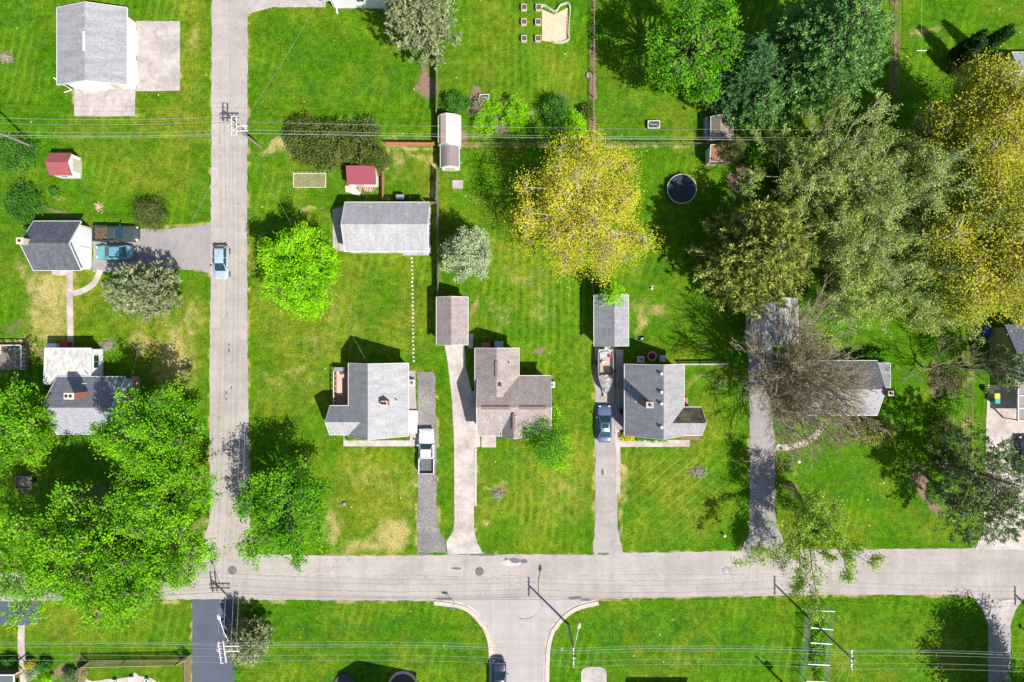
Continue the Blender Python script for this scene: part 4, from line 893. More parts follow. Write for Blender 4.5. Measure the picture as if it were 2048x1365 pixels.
M['bedsoil'] = mat('weedy_bed_soil', l3(.30,.25,.14), l3(.10,.13,.04), 4, .95, detail=8)
o = simple('raised_bed', 'rectangular weedy vegetable bed edged with thin boards, below the hedge', 'garden bed', (620,361))
x0, y1, _ = P(588, 348); x1, y0, _ = P(651, 375); MB().box(x0, x1, y0, y1, 0, .06).build('soil', M['bedsoil'], o)
fb = MB().box(x0-.06,x1+.06,y1,y1+.05,0,.16); fb.box(x0-.06,x1+.06,y0-.05,y0,0,.16); fb.box(x0-.06,x0,y0,y1,0,.158); fb.box(x1,x1+.06,y0,y1,0,.158)
for k in range(8): fb.box(x0+k*(x1-x0)/7-.02, x0+k*(x1-x0)/7+.02, y1+.05, y1+.09, 0, .7)
fb.build('edging', M['trim'], o)
o = simple('fire_pit', 'square tan timber fire pit frame at the edge of the yellow tree', 'fire pit', (1224,473))
x0, y1, _ = P(1215, 464); x1, y0, _ = P(1234, 482); fb = MB().box(x0,x1,y1-.16,y1,0,.35); fb.box(x0,x1,y0,y0+.16,0,.35); fb.box(x0,x0+.16,y0+.16,y1-.16,0,.348); fb.box(x1-.16,x1,y0+.16,y1-.16,0,.348)
fb.build('frame', M['woodtan'], o); MB().box(x0+.16,x1-.16,y0+.16,y1-.16,0,.1).build('sand', M['soil'], o)
for i, px_ in enumerate([(1244,476),(1250,489)]):
    o = simple('camp_chair', ['red folding chair beside the square fire pit','black folding chair below the square fire pit'][i], 'chair', px_); b = Vector(P(*px_)); m_ = M['red' if i == 0 else 'black']
    MB().box(b.x-.25,b.x+.25,b.y-.22,b.y+.22,.38,.42).build('seat', m_, o); MB().hexa([(b.x-.25,b.y-.24,.42),(b.x+.25,b.y-.24,.42),(b.x+.25,b.y-.2,.42),(b.x-.25,b.y-.2,.42)],[(b.x-.25,b.y-.42,.9),(b.x+.25,b.y-.42,.9),(b.x+.25,b.y-.38,.9),(b.x-.25,b.y-.38,.9)]).build('backrest', m_, o)
    for sx in (-1,1):
        for sy in (-1,1): MB().bar((b.x+sx*.22,b.y+sy*.2,0),(b.x+sx*.22,b.y+sy*.2,.38),.03).build('leg', M['metal'], o)
o = simple('trampoline', 'large round dark blue trampoline with pale rim, between the yellow tree and the conifers', 'trampoline', (1364,378)); b = P(1364, 378, .8)
MB().disc(b, 1.68, .78, .80, 48).build('mat', M['tramp'], o); MB().ring(b, 1.78, 1.835, .76, .82, 56).build('rim', M['trim'], o)
sp = MB()
for k in range(56): a = 2*math.pi*k/56; sp.bar((b[0]+1.68*math.cos(a),b[1]+1.68*math.sin(a),.79),(b[0]+1.8*math.cos(a),b[1]+1.8*math.sin(a),.79),.025)
sp.build('springs', M['metal'], o)
for k in range(6): a = 2*math.pi*k/6; MB().tube([(b[0]+1.8*math.cos(a),b[1]+1.8*math.sin(a),0),(b[0]+1.8*math.cos(a),b[1]+1.8*math.sin(a),.76)], .03, 6).build('leg', M['metal'], o)
o = simple('mini_trampoline', 'small round trampoline with pink padded rim behind the grey vented house', 'trampoline', (1304,713)); b = P(1304,713,.3)
MB().disc(b, .42, .27, .29, 28).build('mat', M['black'], o); MB().ring(b, .42, .62, .26, .33, 32).build('padding', M['pink'], o)
for k in range(5): a = 2*math.pi*k/5; MB().tube([(b[0]+.5*math.cos(a),b[1]+.5*math.sin(a),0),(b[0]+.5*math.cos(a),b[1]+.5*math.sin(a),.26)], .02, 6).build('leg', M['metal'], o)
def acunit(px, lab):
    o = simple('air_conditioner', lab, 'air conditioner', px); b = P(*px); MB().box(b[0]-.38,b[0]+.38,b[1]-.38,b[1]+.38,0,.8).build('cabinet', M['trim'], o, bevel=.04)
    MB().ring(b, .14, .32, .802, .83, 24).build('fan_grille', M['metal'], o); MB().disc(b, .13, .802, .85, 16).build('fan', M['darkgrey'], o)
acunit((825,765), 'white air conditioner at the east wall of the pale grey house'); acunit((1103,769), 'white air conditioner at the east wall of the brown house'); acunit((1280,719), 'white air conditioner behind the grey vented house, left of the pink trampoline')
o = simple('patio_table', 'grey square patio table behind the grey vented house', 'table', (1323,717)); b = P(1323,717)
MB().hexa([(b[0]-.42,b[1]-.36,.66),(b[0]+.36,b[1]-.42,.66),(b[0]+.42,b[1]+.36,.66),(b[0]-.36,b[1]+.42,.66)],[(b[0]-.42,b[1]-.36,.7),(b[0]+.36,b[1]-.42,.7),(b[0]+.42,b[1]+.36,.7),(b[0]-.36,b[1]+.42,.7)]).build('tabletop', M['metal'], o)
for sx in (-1,1):
    for sy in (-1,1): MB().bar((b[0]+sx*.3,b[1]+sy*.3,0),(b[0]+sx*.3,b[1]+sy*.3,.66),.04).build('leg', M['metal'], o)
def coldframe(px, lab, s=1.0):
    o = simple('cold_frame', lab, 'cold frame', px); b = P(*px); w, d = .72*s, .45*s
    MB().box(b[0]-w,b[0]+w,b[1]-d,b[1]+d,0,.5).build('box', M['darkgrey'], o)
    f = MB(); 
    for sgn in (-1,1): f.box(b[0]-w,b[0]+w,b[1]+sgn*d-.04,b[1]+sgn*d+.04,.502,.56); f.box(b[0]+sgn*w-.04,b[0]+sgn*w+.04,b[1]-d+.042,b[1]+d-.042,.502,.558)
    f.bar((b[0]-w*.5,b[1],.54),(b[0]+w*.5,b[1],.54),.05); f.bar((b[0]-w,b[1]+d,.53),(b[0]-w*.5,b[1],.53),.04); f.bar((b[0]+w,b[1]-d,.53),(b[0]+w*.5,b[1],.53),.04); f.build('lid_frame', M['trim'], o)
coldframe((1306,252), 'small hipped cage box standing alone on the lawn, upper centre right'); coldframe((969,198), 'grey garden crate on the mulch bed above the round lime shrubs', .8)
st0 = None
ORD = 'first second third fourth fifth sixth seventh eighth ninth tenth eleventh twelfth thirteenth fourteenth fifteenth sixteenth seventeenth eighteenth nineteenth twentieth twenty-first twenty-second twenty-third twenty-fourth twenty-fifth twenty-sixth twenty-seventh'.split()
for i in range(27):
    px_ = (824+i*.12+(i % 3-1)*.6, 517+i*7.9)
    if st0 is None:
        st0 = MB().prism([(-.13,-.14),(.13,-.13),(.14,.13),(-.12,.14)], 0, .05).build('stepping_stone', M['stone']); tag(st0, 'pale square stepping stone in the long row below the long grey garage', 'stepping stone', 'row of pale stepping stones'); o = st0
    else: o = st0.copy(); col.objects.link(o)
    o['label'] = ('topmost pale stepping stone, nearest the long grey garage' if i == 0 else 'lowest pale stepping stone, nearest the pale grey house' if i == 26 else '%s pale stepping stone from the top of the long row' % ORD[i])
    o.location = P(px_[0], px_[1], 0); o.rotation_euler.z = rnd.uniform(-.4, .4); s_ = rnd.uniform(.68, 1.0); o.scale = (s_, s_, 1)
# wood pile and boards
o = simple('firewood_pile', 'heap of split firewood in front of the maroon roofed shed', 'firewood', (735,377)); mb = MB()
for k in range(60):
    p = Vector(P(718+rnd.uniform(0,32), 371+rnd.uniform(0,11)))+Vector((0,0,rnd.uniform(.05,.45))); a = rnd.uniform(1.1,2.0); d = Vector((math.cos(a),math.sin(a),0))*.25; mb.tube([p-d,p+d], .06, 5)
mb.build('logs', mat('split_log', l3(.55,.42,.3), l3(.25,.18,.12), 9), o)
for i, (px_, a) in enumerate([((702,378),.1),((711,384),-.35)]):
    o = simple('plywood_board', ['pale plywood sheet lying left of the firewood','pale plywood sheet lying askew below the firewood'][i], 'board', px_); b = Vector(P(*px_)); d = Vector((math.cos(a),math.sin(a),0)); n = Vector((-d.y,d.x,0)); z = Vector((0,0,.04+.05*i)); t_ = Vector((0,0,.03))
    q = [b-d*.7-n*.4+z, b+d*.7-n*.4+z, b+d*.7+n*.4+z, b-d*.7+n*.4+z]; MB().hexa(q, [v+t_ for v in q]).build('sheet', M['stone'], o)
def bin_(px, lab, lid, body, r=.3, s=.3):
    o = simple('trash_bin', lab, 'trash bin', px); b = P(*px)
    MB().hexa([(b[0]-s*.8,b[1]-s*.8,0),(b[0]+s*.8,b[1]-s*.8,0),(b[0]+s*.8,b[1]+s*.8,0),(b[0]-s*.8,b[1]+s*.8,0)],[(b[0]-s,b[1]-s,.98),(b[0]+s,b[1]-s,.98),(b[0]+s,b[1]+s,.98),(b[0]-s,b[1]+s,.98)]).build('body', body, o)
    MB().box(b[0]-s-.04,b[0]+s+.04,b[1]-s-.02,b[1]+s+.02,.982,1.06).build('lid', lid, o, bevel=.03); MB().tube([(b[0]+s+.06,b[1]-s*.7,.93),(b[0]+s+.06,b[1]+s*.7,.93)], .025, 6).build('handle', M['black'], o)
    for sy in (-1,1): MB().tube([(b[0]+s*.7,b[1]+sy*s*.75,.12),(b[0]+s*.7,b[1]+sy*(s*.75+.05),.12)], .12, 12).build('wheel', M['rubber'], o)
bin_((1983,791), 'yellow lidded wheeled bin on the concrete at the right', M['yellowbin'], M['yellowbin']); bin_((1984,801), 'teal wheeled bin below the yellow one on the concrete', M['tealbin'], M['tealbin'])
bin_((1972,782), 'dark wheeled bin above the yellow one on the concrete', M['black'], M['darkgrey'], s=.28); bin_((1962,667), 'big blue wheeled bin against the beige gable wall', M['bluetarp'], M['bluetarp'], s=.42); bin_((1963,656), 'second big blue wheeled bin, behind the first at the beige wall', M['bluetarp'], M['bluetarp'], s=.36)
bin_((140,690), 'red bin at the back wall of the stained flat roof', M['red'], M['red'], s=.36); bin_((1242,822), 'black bin against the west wall of the grey vented house', M['black'], M['black'], s=.3)
o = simple('chest_freezer', 'white chest freezer at the back wall of the stained flat roof', 'freezer', (111,692)); b = P(112,693)
MB().box(b[0]-.55,b[0]+.55,b[1]-.33,b[1]+.33,0,.85).build('body', M['white'], o, bevel=.03); MB().box(b[0]-.57,b[0]+.57,b[1]-.35,b[1]+.35,.852,.93).build('lid', M['white'], o, bevel=.03); MB().box(b[0]-.15,b[0]+.15,b[1]-.39,b[1]-.352,.8,.84).build('handle', M['metal'], o)
o = simple('covered_grill', 'grill under a faded teal cover on the deck at the left edge', 'grill', (30,698)); b = P(29,700,1.2)
MB().hexa([(b[0]-.38,b[1]-.3,.6),(b[0]+.38,b[1]-.3,.6),(b[0]+.38,b[1]+.3,.6),(b[0]-.38,b[1]+.3,.6)],[(b[0]-.33,b[1]-.25,1.4),(b[0]+.33,b[1]-.25,1.4),(b[0]+.33,b[1]+.25,1.4),(b[0]-.33,b[1]+.25,1.4)]).build('cover', mat('grill_cover', l3(.10,.20,.22), l3(.06,.12,.14), 4), o, bevel=.05)
MB().box(b[0]-.45,b[0]-.39,b[1]-.2,b[1]+.2,1.0,1.04).build('side_shelf', M['metal'], o)
o = simple('tarp_heap', 'crumpled silver blue tarp over a heap beside the weathered shed', 'tarp', (1414,258)); b = P(1415,258); vs = []; nx_, ny_ = 8, 26
for j in range(ny_):
    for i in range(nx_): vs.append((b[0]+(i/(nx_-1)-.5)*1.0+rnd.uniform(-.05,.05), b[1]+(j/(ny_-1)-.5)*2.8, (0 if i in (0,nx_-1) or j in (0,ny_-1) else .8+rnd.uniform(-.25,.25))))
MB().add(vs, [(j*nx_+i,j*nx_+i+1,(j+1)*nx_+i+1,(j+1)*nx_+i) for j in range(ny_-1) for i in range(nx_-1)]).build('tarp', M['tarp'], o, sub=1)
MB().box(b[0]-.35,b[0]+.35,b[1]-1.2,b[1]+1.2,0,.45).build('load', M['wood'], o)
o = simple('utility_trailer', 'small weathered wooden trailer in the shade under the left maples', 'trailer', (54,965)); b = P(55,963)
MB().box(b[0]-.9,b[0]+.9,b[1]-.75,b[1]+.75,.5,.58).build('bed', M['wood'], o); mb = MB()
for s in (-1,1): mb.box(b[0]-.9,b[0]+.9,b[1]+s*.75-.04,b[1]+s*.75+.04,.582,.85)
mb.box(b[0]-.94,b[0]-.86,b[1]-.7,b[1]+.7,.582,.85); mb.build('side_boards', M['wood'], o)
for s in (-1,1): MB().tube([(b[0]+s*.98,b[1]+.1,.3),(b[0]+s*1.12,b[1]+.1,.3)], .3, 16).build('wheel', M['rubber'], o)
MB().bar((b[0]-.5,b[1]-.75,.45),(b[0]+.1,b[1]-1.7,.42),.06).build('drawbar', M['metal'], o); MB().bar((b[0]+.5,b[1]-.75,.45),(b[0]+.1,b[1]-1.7,.42),.06).build('drawbar', M['metal'], o)
# netted garden frame
o = simple('crop_cage', 'long vegetable bed under white crossbars with green netting on both sides, bottom right', 'garden frame', (1645,1290))
bars = [((1627,1222),(1670,1223.5)),((1622,1256),(1666,1260)),((1621,1286),(1664,1289)),((1615,1329),(1660,1331)),((1613,1363),(1658,1365)),((1611,1400),(1656,1403))]
zt = 2.0
for a_, c_ in bars:
    p = Vector(P(*a_, zt)); q = Vector(P(*c_, zt)); MB().bar(p, q, .09, .07).build('crossbar', M['white'], o)
    for v in (p, q): MB().bar((v.x,v.y,0),(v.x,v.y,zt-.04), .06).build('post', M['net'], o)
for s in (0, 1):
    nl = MB()
    for a_, c_ in zip(bars[:-1], bars[1:]):
        p = Vector(P(*a_[s], zt)); q = Vector(P(*c_[s], zt)); l = (q-p).length; k = int(l/.13)
        for z in np.arange(.1, zt, .16): nl.bar((p.x,p.y,z),(q.x,q.y,z), .012)
        for i in range(k): v = p+(q-p)*i/k; nl.bar((v.x,v.y,.05),(v.x,v.y,zt-.05), .012)
    nl.build('netting', M['net'], o)
# deck furniture
o = simple('bistro_set', 'small round red and white table on the red deck of the pale grey house', 'table', (689,751)); b = P(689,751,.6)
MB().disc(b, .28, 1.25, 1.3, 20).build('tabletop', M['pink'], o); MB().tube([(b[0],b[1],.55),(b[0],b[1],1.25)], .04, 8).build('leg', M['metal'], o); MB().disc(b, .09, 1.302, 1.5, 12).build('ornament', M['white'], o)
o = simple('deck_box', 'white storage box at the top end of the red deck', 'storage box', (682,738)); b = P(682,738)
MB().box(b[0]-.55,b[0]+.55,b[1]-.25,b[1]+.2,0,1.0).build('body', M['white'], o, bevel=.03); MB().box(b[0]-.57,b[0]+.57,b[1]-.27,b[1]+.22,1.002,1.08).build('lid', M['metal'], o)
o = simple('deck_rug', 'long pink outdoor rug along the rail of the red deck', 'rug', (680,768)); x0, y1, _ = P(673,742,.6); x1, y0, _ = P(686,791,.6)
MB().box(x0+.05,x1,y0,y1,.553,.575).build('rug', M['deckpink'], o)
o = simple('planter_tub', 'dark hot tub box behind the brown house in its shadow', 'hot tub', (998,692)); b = P(998,690)
MB().box(b[0]-.6,b[0]+.6,b[1]-.5,b[1]+.5,0,.8).build('cabinet', M['darkgrey'], o, bevel=.05); MB().box(b[0]-.55,b[0]+.55,b[1]-.45,b[1]+.45,.802,.88).build('cover', M['blueside'], o, bevel=.03)
o = simple('picnic_bench', 'small red wooden bench behind the brown house', 'bench', (972,690)); b = P(972,690)
MB().box(b[0]-.55,b[0]+.55,b[1]-.3,b[1]+.3,.4,.46).build('seat', M['deckred'], o)
for sx in (-1,1): MB().box(b[0]+sx*.45-.04,b[0]+sx*.45+.04,b[1]-.25,b[1]+.25,0,.398).build('leg', M['wood'], o)
for i, px_ in enumerate([(233,1361),(297,1359)]):
    o = simple('stone_urn', ['left white stone urn on the patio at bottom left','right white stone urn on the patio at bottom left'][i], 'urn', px_); b = P(*px_)
    MB().disc(b, .14, .07, .5, 16, .26).build('bowl', M['trim'], o); MB().disc(b, .15, .502, .53, 14).build('soil', M['mulch'], o)
o = simple('patio_bench', 'white bench in the notch of the patio at bottom left', 'bench', (266,1358)); b = P(266,1360)
MB().box(b[0]-.25,b[0]+.25,b[1]-.5,b[1]+.5,.42,.48).build('seat', M['white'], o)
for sy in (-1,1): MB().box(b[0]-.2,b[0]+.2,b[1]+sy*.4-.04,b[1]+sy*.4+.04,.07,.42).build('leg', M['white'], o)
for i, (px_, r0) in enumerate([((690,1368),1.05),((806,1372),1.6)]):
    o = simple('planting_ring', ['dark brick edged round planting bed at the bottom edge, left of the shadow','pale block edged round planting bed at the bottom edge, right of the shadow'][i], 'planting bed', px_); b = P(*px_)
    MB().ring(b, r0, r0+.28, 0, .22, 30).build('edging', M['darkgrey' if i == 0 else 'stone'], o); MB().disc(b, r0, 0, .12, 30).build('mulch', M['mulch'], o)
o = simple('push_mower', 'dark push mower parked beside the grey garage', 'mower', (1282,678)); b = P(1283,678)
MB().box(b[0]-.3,b[0]+.25,b[1]-.22,b[1]+.22,.12,.35).build('deck', M['black'], o, bevel=.05); MB().disc(b, .14, .352, .5, 12).build('engine', M['metal'], o); MB().tube([(b[0]-.3,b[1]-.2,.3),(b[0]-.9,b[1]-.1,.9),(b[0]-.9,b[1]+.2,.9),(b[0]-.3,b[1]+.2,.3)], .02, 6).build('handle', M['metal'], o)
for sx in (-1,1):
    for sy in (-1,1): MB().tube([(b[0]+sx*.25,b[1]+sy*.23,.12),(b[0]+sx*.25,b[1]+sy*.29,.12)], .12, 12).build('wheel', M['rubber'], o)
o = simple('rain_barrel', 'dark barrel behind the long grey garage', 'barrel', (803,397)); b = P(803,398)
MB().box(b[0]-.55,b[0]+.55,b[1]-.35,b[1]+.35,0,1.1).build('body', M['darkgrey'], o, bevel=.1); MB().box(b[0]-.5,b[0]+.5,b[1]-.3,b[1]+.3,1.102,1.16).build('lid', M['metal'], o)
o = simple('soaker_rack', 'pale pipe rack by the trees', 'rack', (1300,577)); b = P(1303,578); MB().tube([(b[0]-.25,b[1]+.3,.5),(b[0]+.2,b[1]+.3,.5)], .03, 6).build('bar', M['white'], o); MB().disc(b, .12, 0, .4, 10).build('bucket', M['white'], o)
o['label'] = 'small white bucket and bar on the lawn above the grey garage'; o['category'] = 'bucket'
# pebble circle, tree stumps
for i, (px_, rr, lab) in enumerate([((1178,152),.4,'low stump beside the wire fence above the lime shrubs'),((690,1008),.25,'small round stump on the lawn right of the corner tree')]):
    o = simple('tree_stump', lab, 'stump', px_); b = P(*px_); vs = []
    MB().disc(b, rr*1.15, 0, .25, 11, rr).build('stump', M['bark'], o); MB().disc(b, rr*.85, .2, .262, 11).build('cut_face', M['stumptop'], o)
# bicycles on the lawn? small twig pile at the house
for i, (px_, n_, lab) in enumerate([((214,691),90,'heap of cut twigs beside the stained flat roof'),((1395,945),110,'dead grey brown shrub clump in the diagonal striped lawn'),((996,990),60,'small grey brush heap in the lawn below the brown house'),((13,117),80,'pale brush heap at the left edge, level with the big white garage'),((198,414),40,'little heap of pink pebbles on the lawn')]):
    mb = MB(); b = P(*px_)
    mb.disc(b, .3, -.01, .05, 9)
    for k in range(n_):
        if n_ > 50: q = Vector(b)+Vector((rnd.gauss(0,.3),rnd.gauss(0,.24),rnd.uniform(.02,.25))); a = rnd.uniform(0,6.28); mb.bar(q, Vector((b[0],b[1],.03))+(q-Vector(b))*.2, .03)
        q = Vector(b)+Vector((rnd.gauss(0,.45 if n_ > 50 else .28),rnd.gauss(0,.3),rnd.uniform(.02,.35 if n_ > 50 else .1))); a = rnd.uniform(0,6.28); l = .4 if n_ > 50 else .1
        mb.bar(q, q+Vector((math.cos(a)*l,math.sin(a)*l,rnd.uniform(-.1,.1) if n_ > 50 else .02)), .03 if n_ > 50 else .12)
    o = mb.build(['pebble_heap','brush_pile'][n_ > 50], M['barkpale'] if n_ > 50 else mat('pink_pebble', l3(.6,.36,.32), l3(.4,.25,.2), 6)); tag(o, lab, ['pebbles','brush pile'][n_ > 50])
# ------------------------------------------------------------------ vehicles (built nose towards +X, then turned)
def loft(stations):
    mb = MB(); n = 9; vs = []
    for (x, w, zs, zc, zb) in stations:
        ys = [-w*.9,-w,-w,-w*.93,-w*.5,0,w*.5,w*.93,w,w,w*.9]; zz = [zb,zb+.16,zs-.14,zs,(zs+zc)/2+.02,zc,(zs+zc)/2+.02,zs,zs-.14,zb+.16,zb]
        vs += [(x,y,z) for y, z in zip(ys, zz)]
    n = 11; k = len(stations); fs = [(i*n+j,i*n+(j+1)%n,(i+1)*n+(j+1)%n,(i+1)*n+j) for i in range(k-1) for j in range(n)]
    fs += [tuple(range(n-1,-1,-1)), tuple(range((k-1)*n,k*n))]; return mb.add(vs, fs)
def wheels(root, xs, w, r):
    for x in xs:
        for s in (-1, 1):
            t_ = MB().tube([(x,s*(w-.2),r),(x,s*(w+.01),r)], r, 22).build('wheel', M['rubber'], root, False, .02)
            MB().tube([(x,s*(w-.02),r),(x,s*(w+.025),r)], r*.62, 14).build('rim', M['rim'], t_)
def greenhouse(root, bx, rx, wb, wr, zb, zr, body):
    b = [(bx[1],-wb,zb),(bx[0],-wb*.94,zb),(bx[0],wb*.94,zb),(bx[1],wb,zb)]; t_ = [(rx[1],-wr,zr),(rx[0],-wr,zr),(rx[0],wr,zr),(rx[1],wr,zr)]
    c = [(rx[0]+(rx[1]-rx[0])*.5,0,zr)]
    g = MB().hexa(b, t_).build('windows', M['carglass'], root, False, .09)
    m = MB(); e = .02
    m.hexa([(rx[1]-e,-wr-e,zr-.015),(rx[0]+e,-wr-e,zr-.015),(rx[0]+e,wr+e,zr-.015),(rx[1]-e,wr+e,zr-.015)], [(rx[1]+.12,-wr+.12,zr+.055),(rx[0]-.14,-wr+.12,zr+.055),(rx[0]-.14,wr-.12,zr+.055),(rx[1]+.12,wr-.12,zr+.055)])
    ro = m.build('roof', body, root, True, .07)
    for i in range(4): MB().bar(Vector(b[i])+Vector((0,0,-.02)), Vector(t_[i]), .075).build('pillar', body, root)
    mx = (bx[0]+bx[1])/2-.05
    for s in (-1, 1): MB().bar((mx,s*wb*.98,zb),(mx,s*wr,zr),.07).build('pillar', body, root)
    return ro
def car(name, label, cat, px, heading, color, kind='sedan', zm=.7, sunroof=False, load=None):
    root = empty(name, (0,0,0), label, cat, None); body = color
    if kind == 'pickup':
        st = [(2.78,.50,.62,.66,.35),(2.68,.80,.76,.80,.33),(2.5,.91,.86,.9,.32),(2.1,.97,1.0,1.06,.3),(1.0,.98,1.06,1.16,.3),(.2,.98,1.1,1.15,.3),(-.85,.98,1.12,1.15,.3),(-.95,.97,1.05,1.1,.32)]
        loft(st).build('body', body, root, True, 0, 2)
        greenhouse(root, (1.0,-.82), (.35,-.66), .86, .68, 1.08, 1.68, body)
        bd = MB(); x0, x1 = -2.75, -.93
        for s in (-1, 1): bd.box(x0, x1, min(s*.86,s*.98), max(s*.86,s*.98), .45, 1.15)
        bd.box(x0-.08, x0, -.97, .97, .45, 1.12); bd.box(x1, x1+.08, -.85, .85, .5, 1.15); bd.build('bed', body, root, False, .03)
        if load == 'brush':
            MB().box(x0, x1, -.858, .858, .5, .6).build('bed_floor', M['darkgrey'], root)
        else: MB().box(x0, x1, -.858, .858, .5, .62).build('bed_liner', mat('bed_liner', l3(.11,.115,.13), l3(.08,.085,.09), 5, .6, stretch=(1,9,1)), root)
        wheels(root, (1.75,-1.85), .95, .39); hx, tx, W = 2.66, -2.84, .95; mxx, mz = .75, 1.22
    else:
        suv = kind == 'suv'; hz = .15 if suv else 0; L_ = {'sedan':0,'hatch':-.18,'suv':0}[kind]
        st = [(2.34+L_,.42,.50+hz,.53+hz,.3),(2.24+L_,.68,.62+hz,.66+hz,.25),(2.05+L_,.80,.72+hz,.78+hz,.23),(1.75,.88,.80+hz,.87+hz,.22),(.95,.9,.88+hz,.96+hz,.22),(0,.91,.92+hz,.97+hz,.22),(-1.2,.9,.94+hz,.99+hz,.22),(-1.85,.88,.95+hz,1.01+hz,.24),(-2.15-L_,.78,.90+hz,.95+hz,.3),(-2.29-L_,.66,.76+hz,.80+hz,.32),(-2.36-L_,.45,.66+hz,.68+hz,.34)]
        loft(st).build('body', body, root, True, 0, 2)
        if kind == 'sedan': ro = greenhouse(root, (1.1,-1.72), (.28,-.98), .79, .60, .92, 1.43, body)
        elif kind == 'hatch': ro = greenhouse(root, (1.15,-2.0), (.22,-1.62), .79, .60, .92, 1.47, body)
        else: ro = greenhouse(root, (1.05,-2.1), (.45,-1.85), .82, .66, 1.05, 1.74, body)
        if sunroof: MB().box(-.45,.12,-.38,.38,1.488,1.497).build('sunroof', M['carglass'], ro)
        wheels(root, (1.42,-1.38), .88, .33); hx, tx, W = 2.22+L_, -2.28-L_, .72; mxx, mz = .85, 1.0+hz
    zl = .68 if kind != 'pickup' else .82
    for s in (-1, 1):
        MB().box(hx-.12, hx+.03, s*W*.82-.14, s*W*.82+.14, zl-.07, zl+.06).build('headlight', M['trim'], root, False, .03)
        MB().box(tx-.02, tx+.1, s*W*.86-.11, s*W*.86+.11, zl+.05, zl+.2).build('taillight', M['red'], root, False, .02)
        MB().box(mxx-.1, mxx+.08, s*.93+(0 if s > 0 else -.2), s*.93+(.2 if s > 0 else 0), mz-.02, mz+.13).build('mirror', body, root, False, .03)
    root.location = P(px[0], px[1], zm)[:2]+(.035,); root.rotation_euler.z = heading
    return root
pS = paint('paint_silver_blue', l3(.36,.46,.53)); pW = paint('paint_white', l3(.60,.64,.70)); pT = paint('paint_teal', l3(.12,.33,.39)); pB = paint('paint_steel_blue', l3(.09,.13,.23))
pG = paint('paint_dark_green_grey', l3(.045,.065,.065)); pK = paint('paint_black_blue', l3(.018,.03,.055)); pK2 = paint('paint_black', l3(.015,.018,.025))
UP, DN, RT_, LF = math.pi/2, -math.pi/2, 0, math.pi
car('parked_car', 'pale silver blue hatchback driving down the side road', 'car', (443,525), DN, pS, 'hatch')
cr = car('pickup_truck', 'dark green grey pickup with brushwood in its bed', 'pickup truck', (233,468), RT_, pG, 'pickup', .8, load='brush')
lo = MB(); lb = Vector(P(203,467,.8)); 
for k in range(170):
    q = Vector((rnd.uniform(-2.6,-1.05), rnd.uniform(-.75,.75), rnd.uniform(.65,1.05))); a = rnd.uniform(0,6.28); l = rnd.uniform(.1,.35); lo.bar(q, q+Vector((math.cos(a)*l,math.sin(a)*l*.6,rnd.uniform(-.1,.12))), .035)
o = lo.build('brushwood_load', mat('brushwood', l3(.34,.25,.16), l3(.15,.10,.06), 7)); o.location = cr.location; tag(o, 'brown brushwood heaped in the bed of the dark pickup', 'brushwood')
car('parked_car', 'teal sedan half under the grey green pine', 'car', (229,505), LF, pT, 'sedan')
car('pickup_truck', 'white pickup with an open dark bed on the speckled driveway', 'pickup truck', (853,902), UP, pW, 'pickup', .8)
car('parked_car', 'steel blue sedan with a sunroof parked behind the boat', 'car', (1209,848), UP, pB, 'sedan', sunroof=True)
car('parked_car', 'black blue station car at the bottom edge in the short side street', 'car', (998,1357), UP, pK, 'suv')
car('parked_car', 'black car at the right edge below the dark pine', 'car', (2050,910), UP, pK2, 'sedan')
# boat and its trailer (bow towards -Y)
tr = empty('boat_trailer', P(1210,742,.3)[:2]+(0,), 'thin metal trailer carrying the covered fishing boat', 'boat trailer'); b = P(1210,742,.6)
mb = MB().bar((b[0]-.7,b[1]+2.4,.45),(b[0]-.6,b[1]-1.0,.45),.1); mb.bar((b[0]+.7,b[1]+2.4,.45),(b[0]+.6,b[1]-1.0,.45),.1); mb.bar((b[0]-.6,b[1]-1.0,.45),(b[0],b[1]-3.3,.45),.1); mb.bar((b[0]+.6,b[1]-1,.45),(b[0],b[1]-3.3,.45),.1); mb.bar((b[0]-1,b[1]+.9,.38),(b[0]+1,b[1]+.9,.38),.1)
mb.build('frame', M['metal'], tr)
for s in (-1,1): w_ = MB().tube([(b[0]+s*.92,b[1]+.9,.3),(b[0]+s*1.1,b[1]+.9,.3)], .3, 16).build('wheel', M['rubber'], tr)
MB().disc((b[0],b[1]-3.35), .09, .4, .7, 10).build('jack', M['metal'], tr)
bo = empty('boat', P(1210,742,.3)[:2]+(.5,), 'open fishing boat with tan deck and crumpled silver cover at the bow', 'boat')
sts = [(2.6,.86,1.25),(1.5,.92,1.25),(.3,.93,1.27),(-.8,.86,1.32),(-1.7,.62,1.38),(-2.4,.30,1.46),(-2.75,.03,1.52)]
vs = []
for (y, w, z) in sts:
    for (f, zz) in ((-1,z),(-1.02,z-.1),(-.8,.75),(-.25,.55),(.25,.55),(.8,.75),(1.02,z-.1),(1,z)): vs.append((b[0]+f*w, b[1]+y, zz))
n = 8; fs = [(i*n+j,i*n+j+1,(i+1)*n+j+1,(i+1)*n+j) for i in range(len(sts)-1) for j in range(n-1)]+[tuple(range(n))]
hu = MB().add(vs, fs).build('hull', mat('hull_paint', l3(.30,.30,.31), l3(.12,.12,.13), 5, .35), bo, True); so = hu.modifiers.new('solid', 'SOLIDIFY'); so.thickness = .05
gw = MB()
for s in (-1,1): gw.tube([(b[0]+s*w, b[1]+y, z+.02) for (y,w,z) in sts], .05, 6)
gw.bar((b[0]-.86,b[1]+2.6,1.26),(b[0]+.86,b[1]+2.6,1.26),.1); gw.build('gunwale', M['metal'], bo)
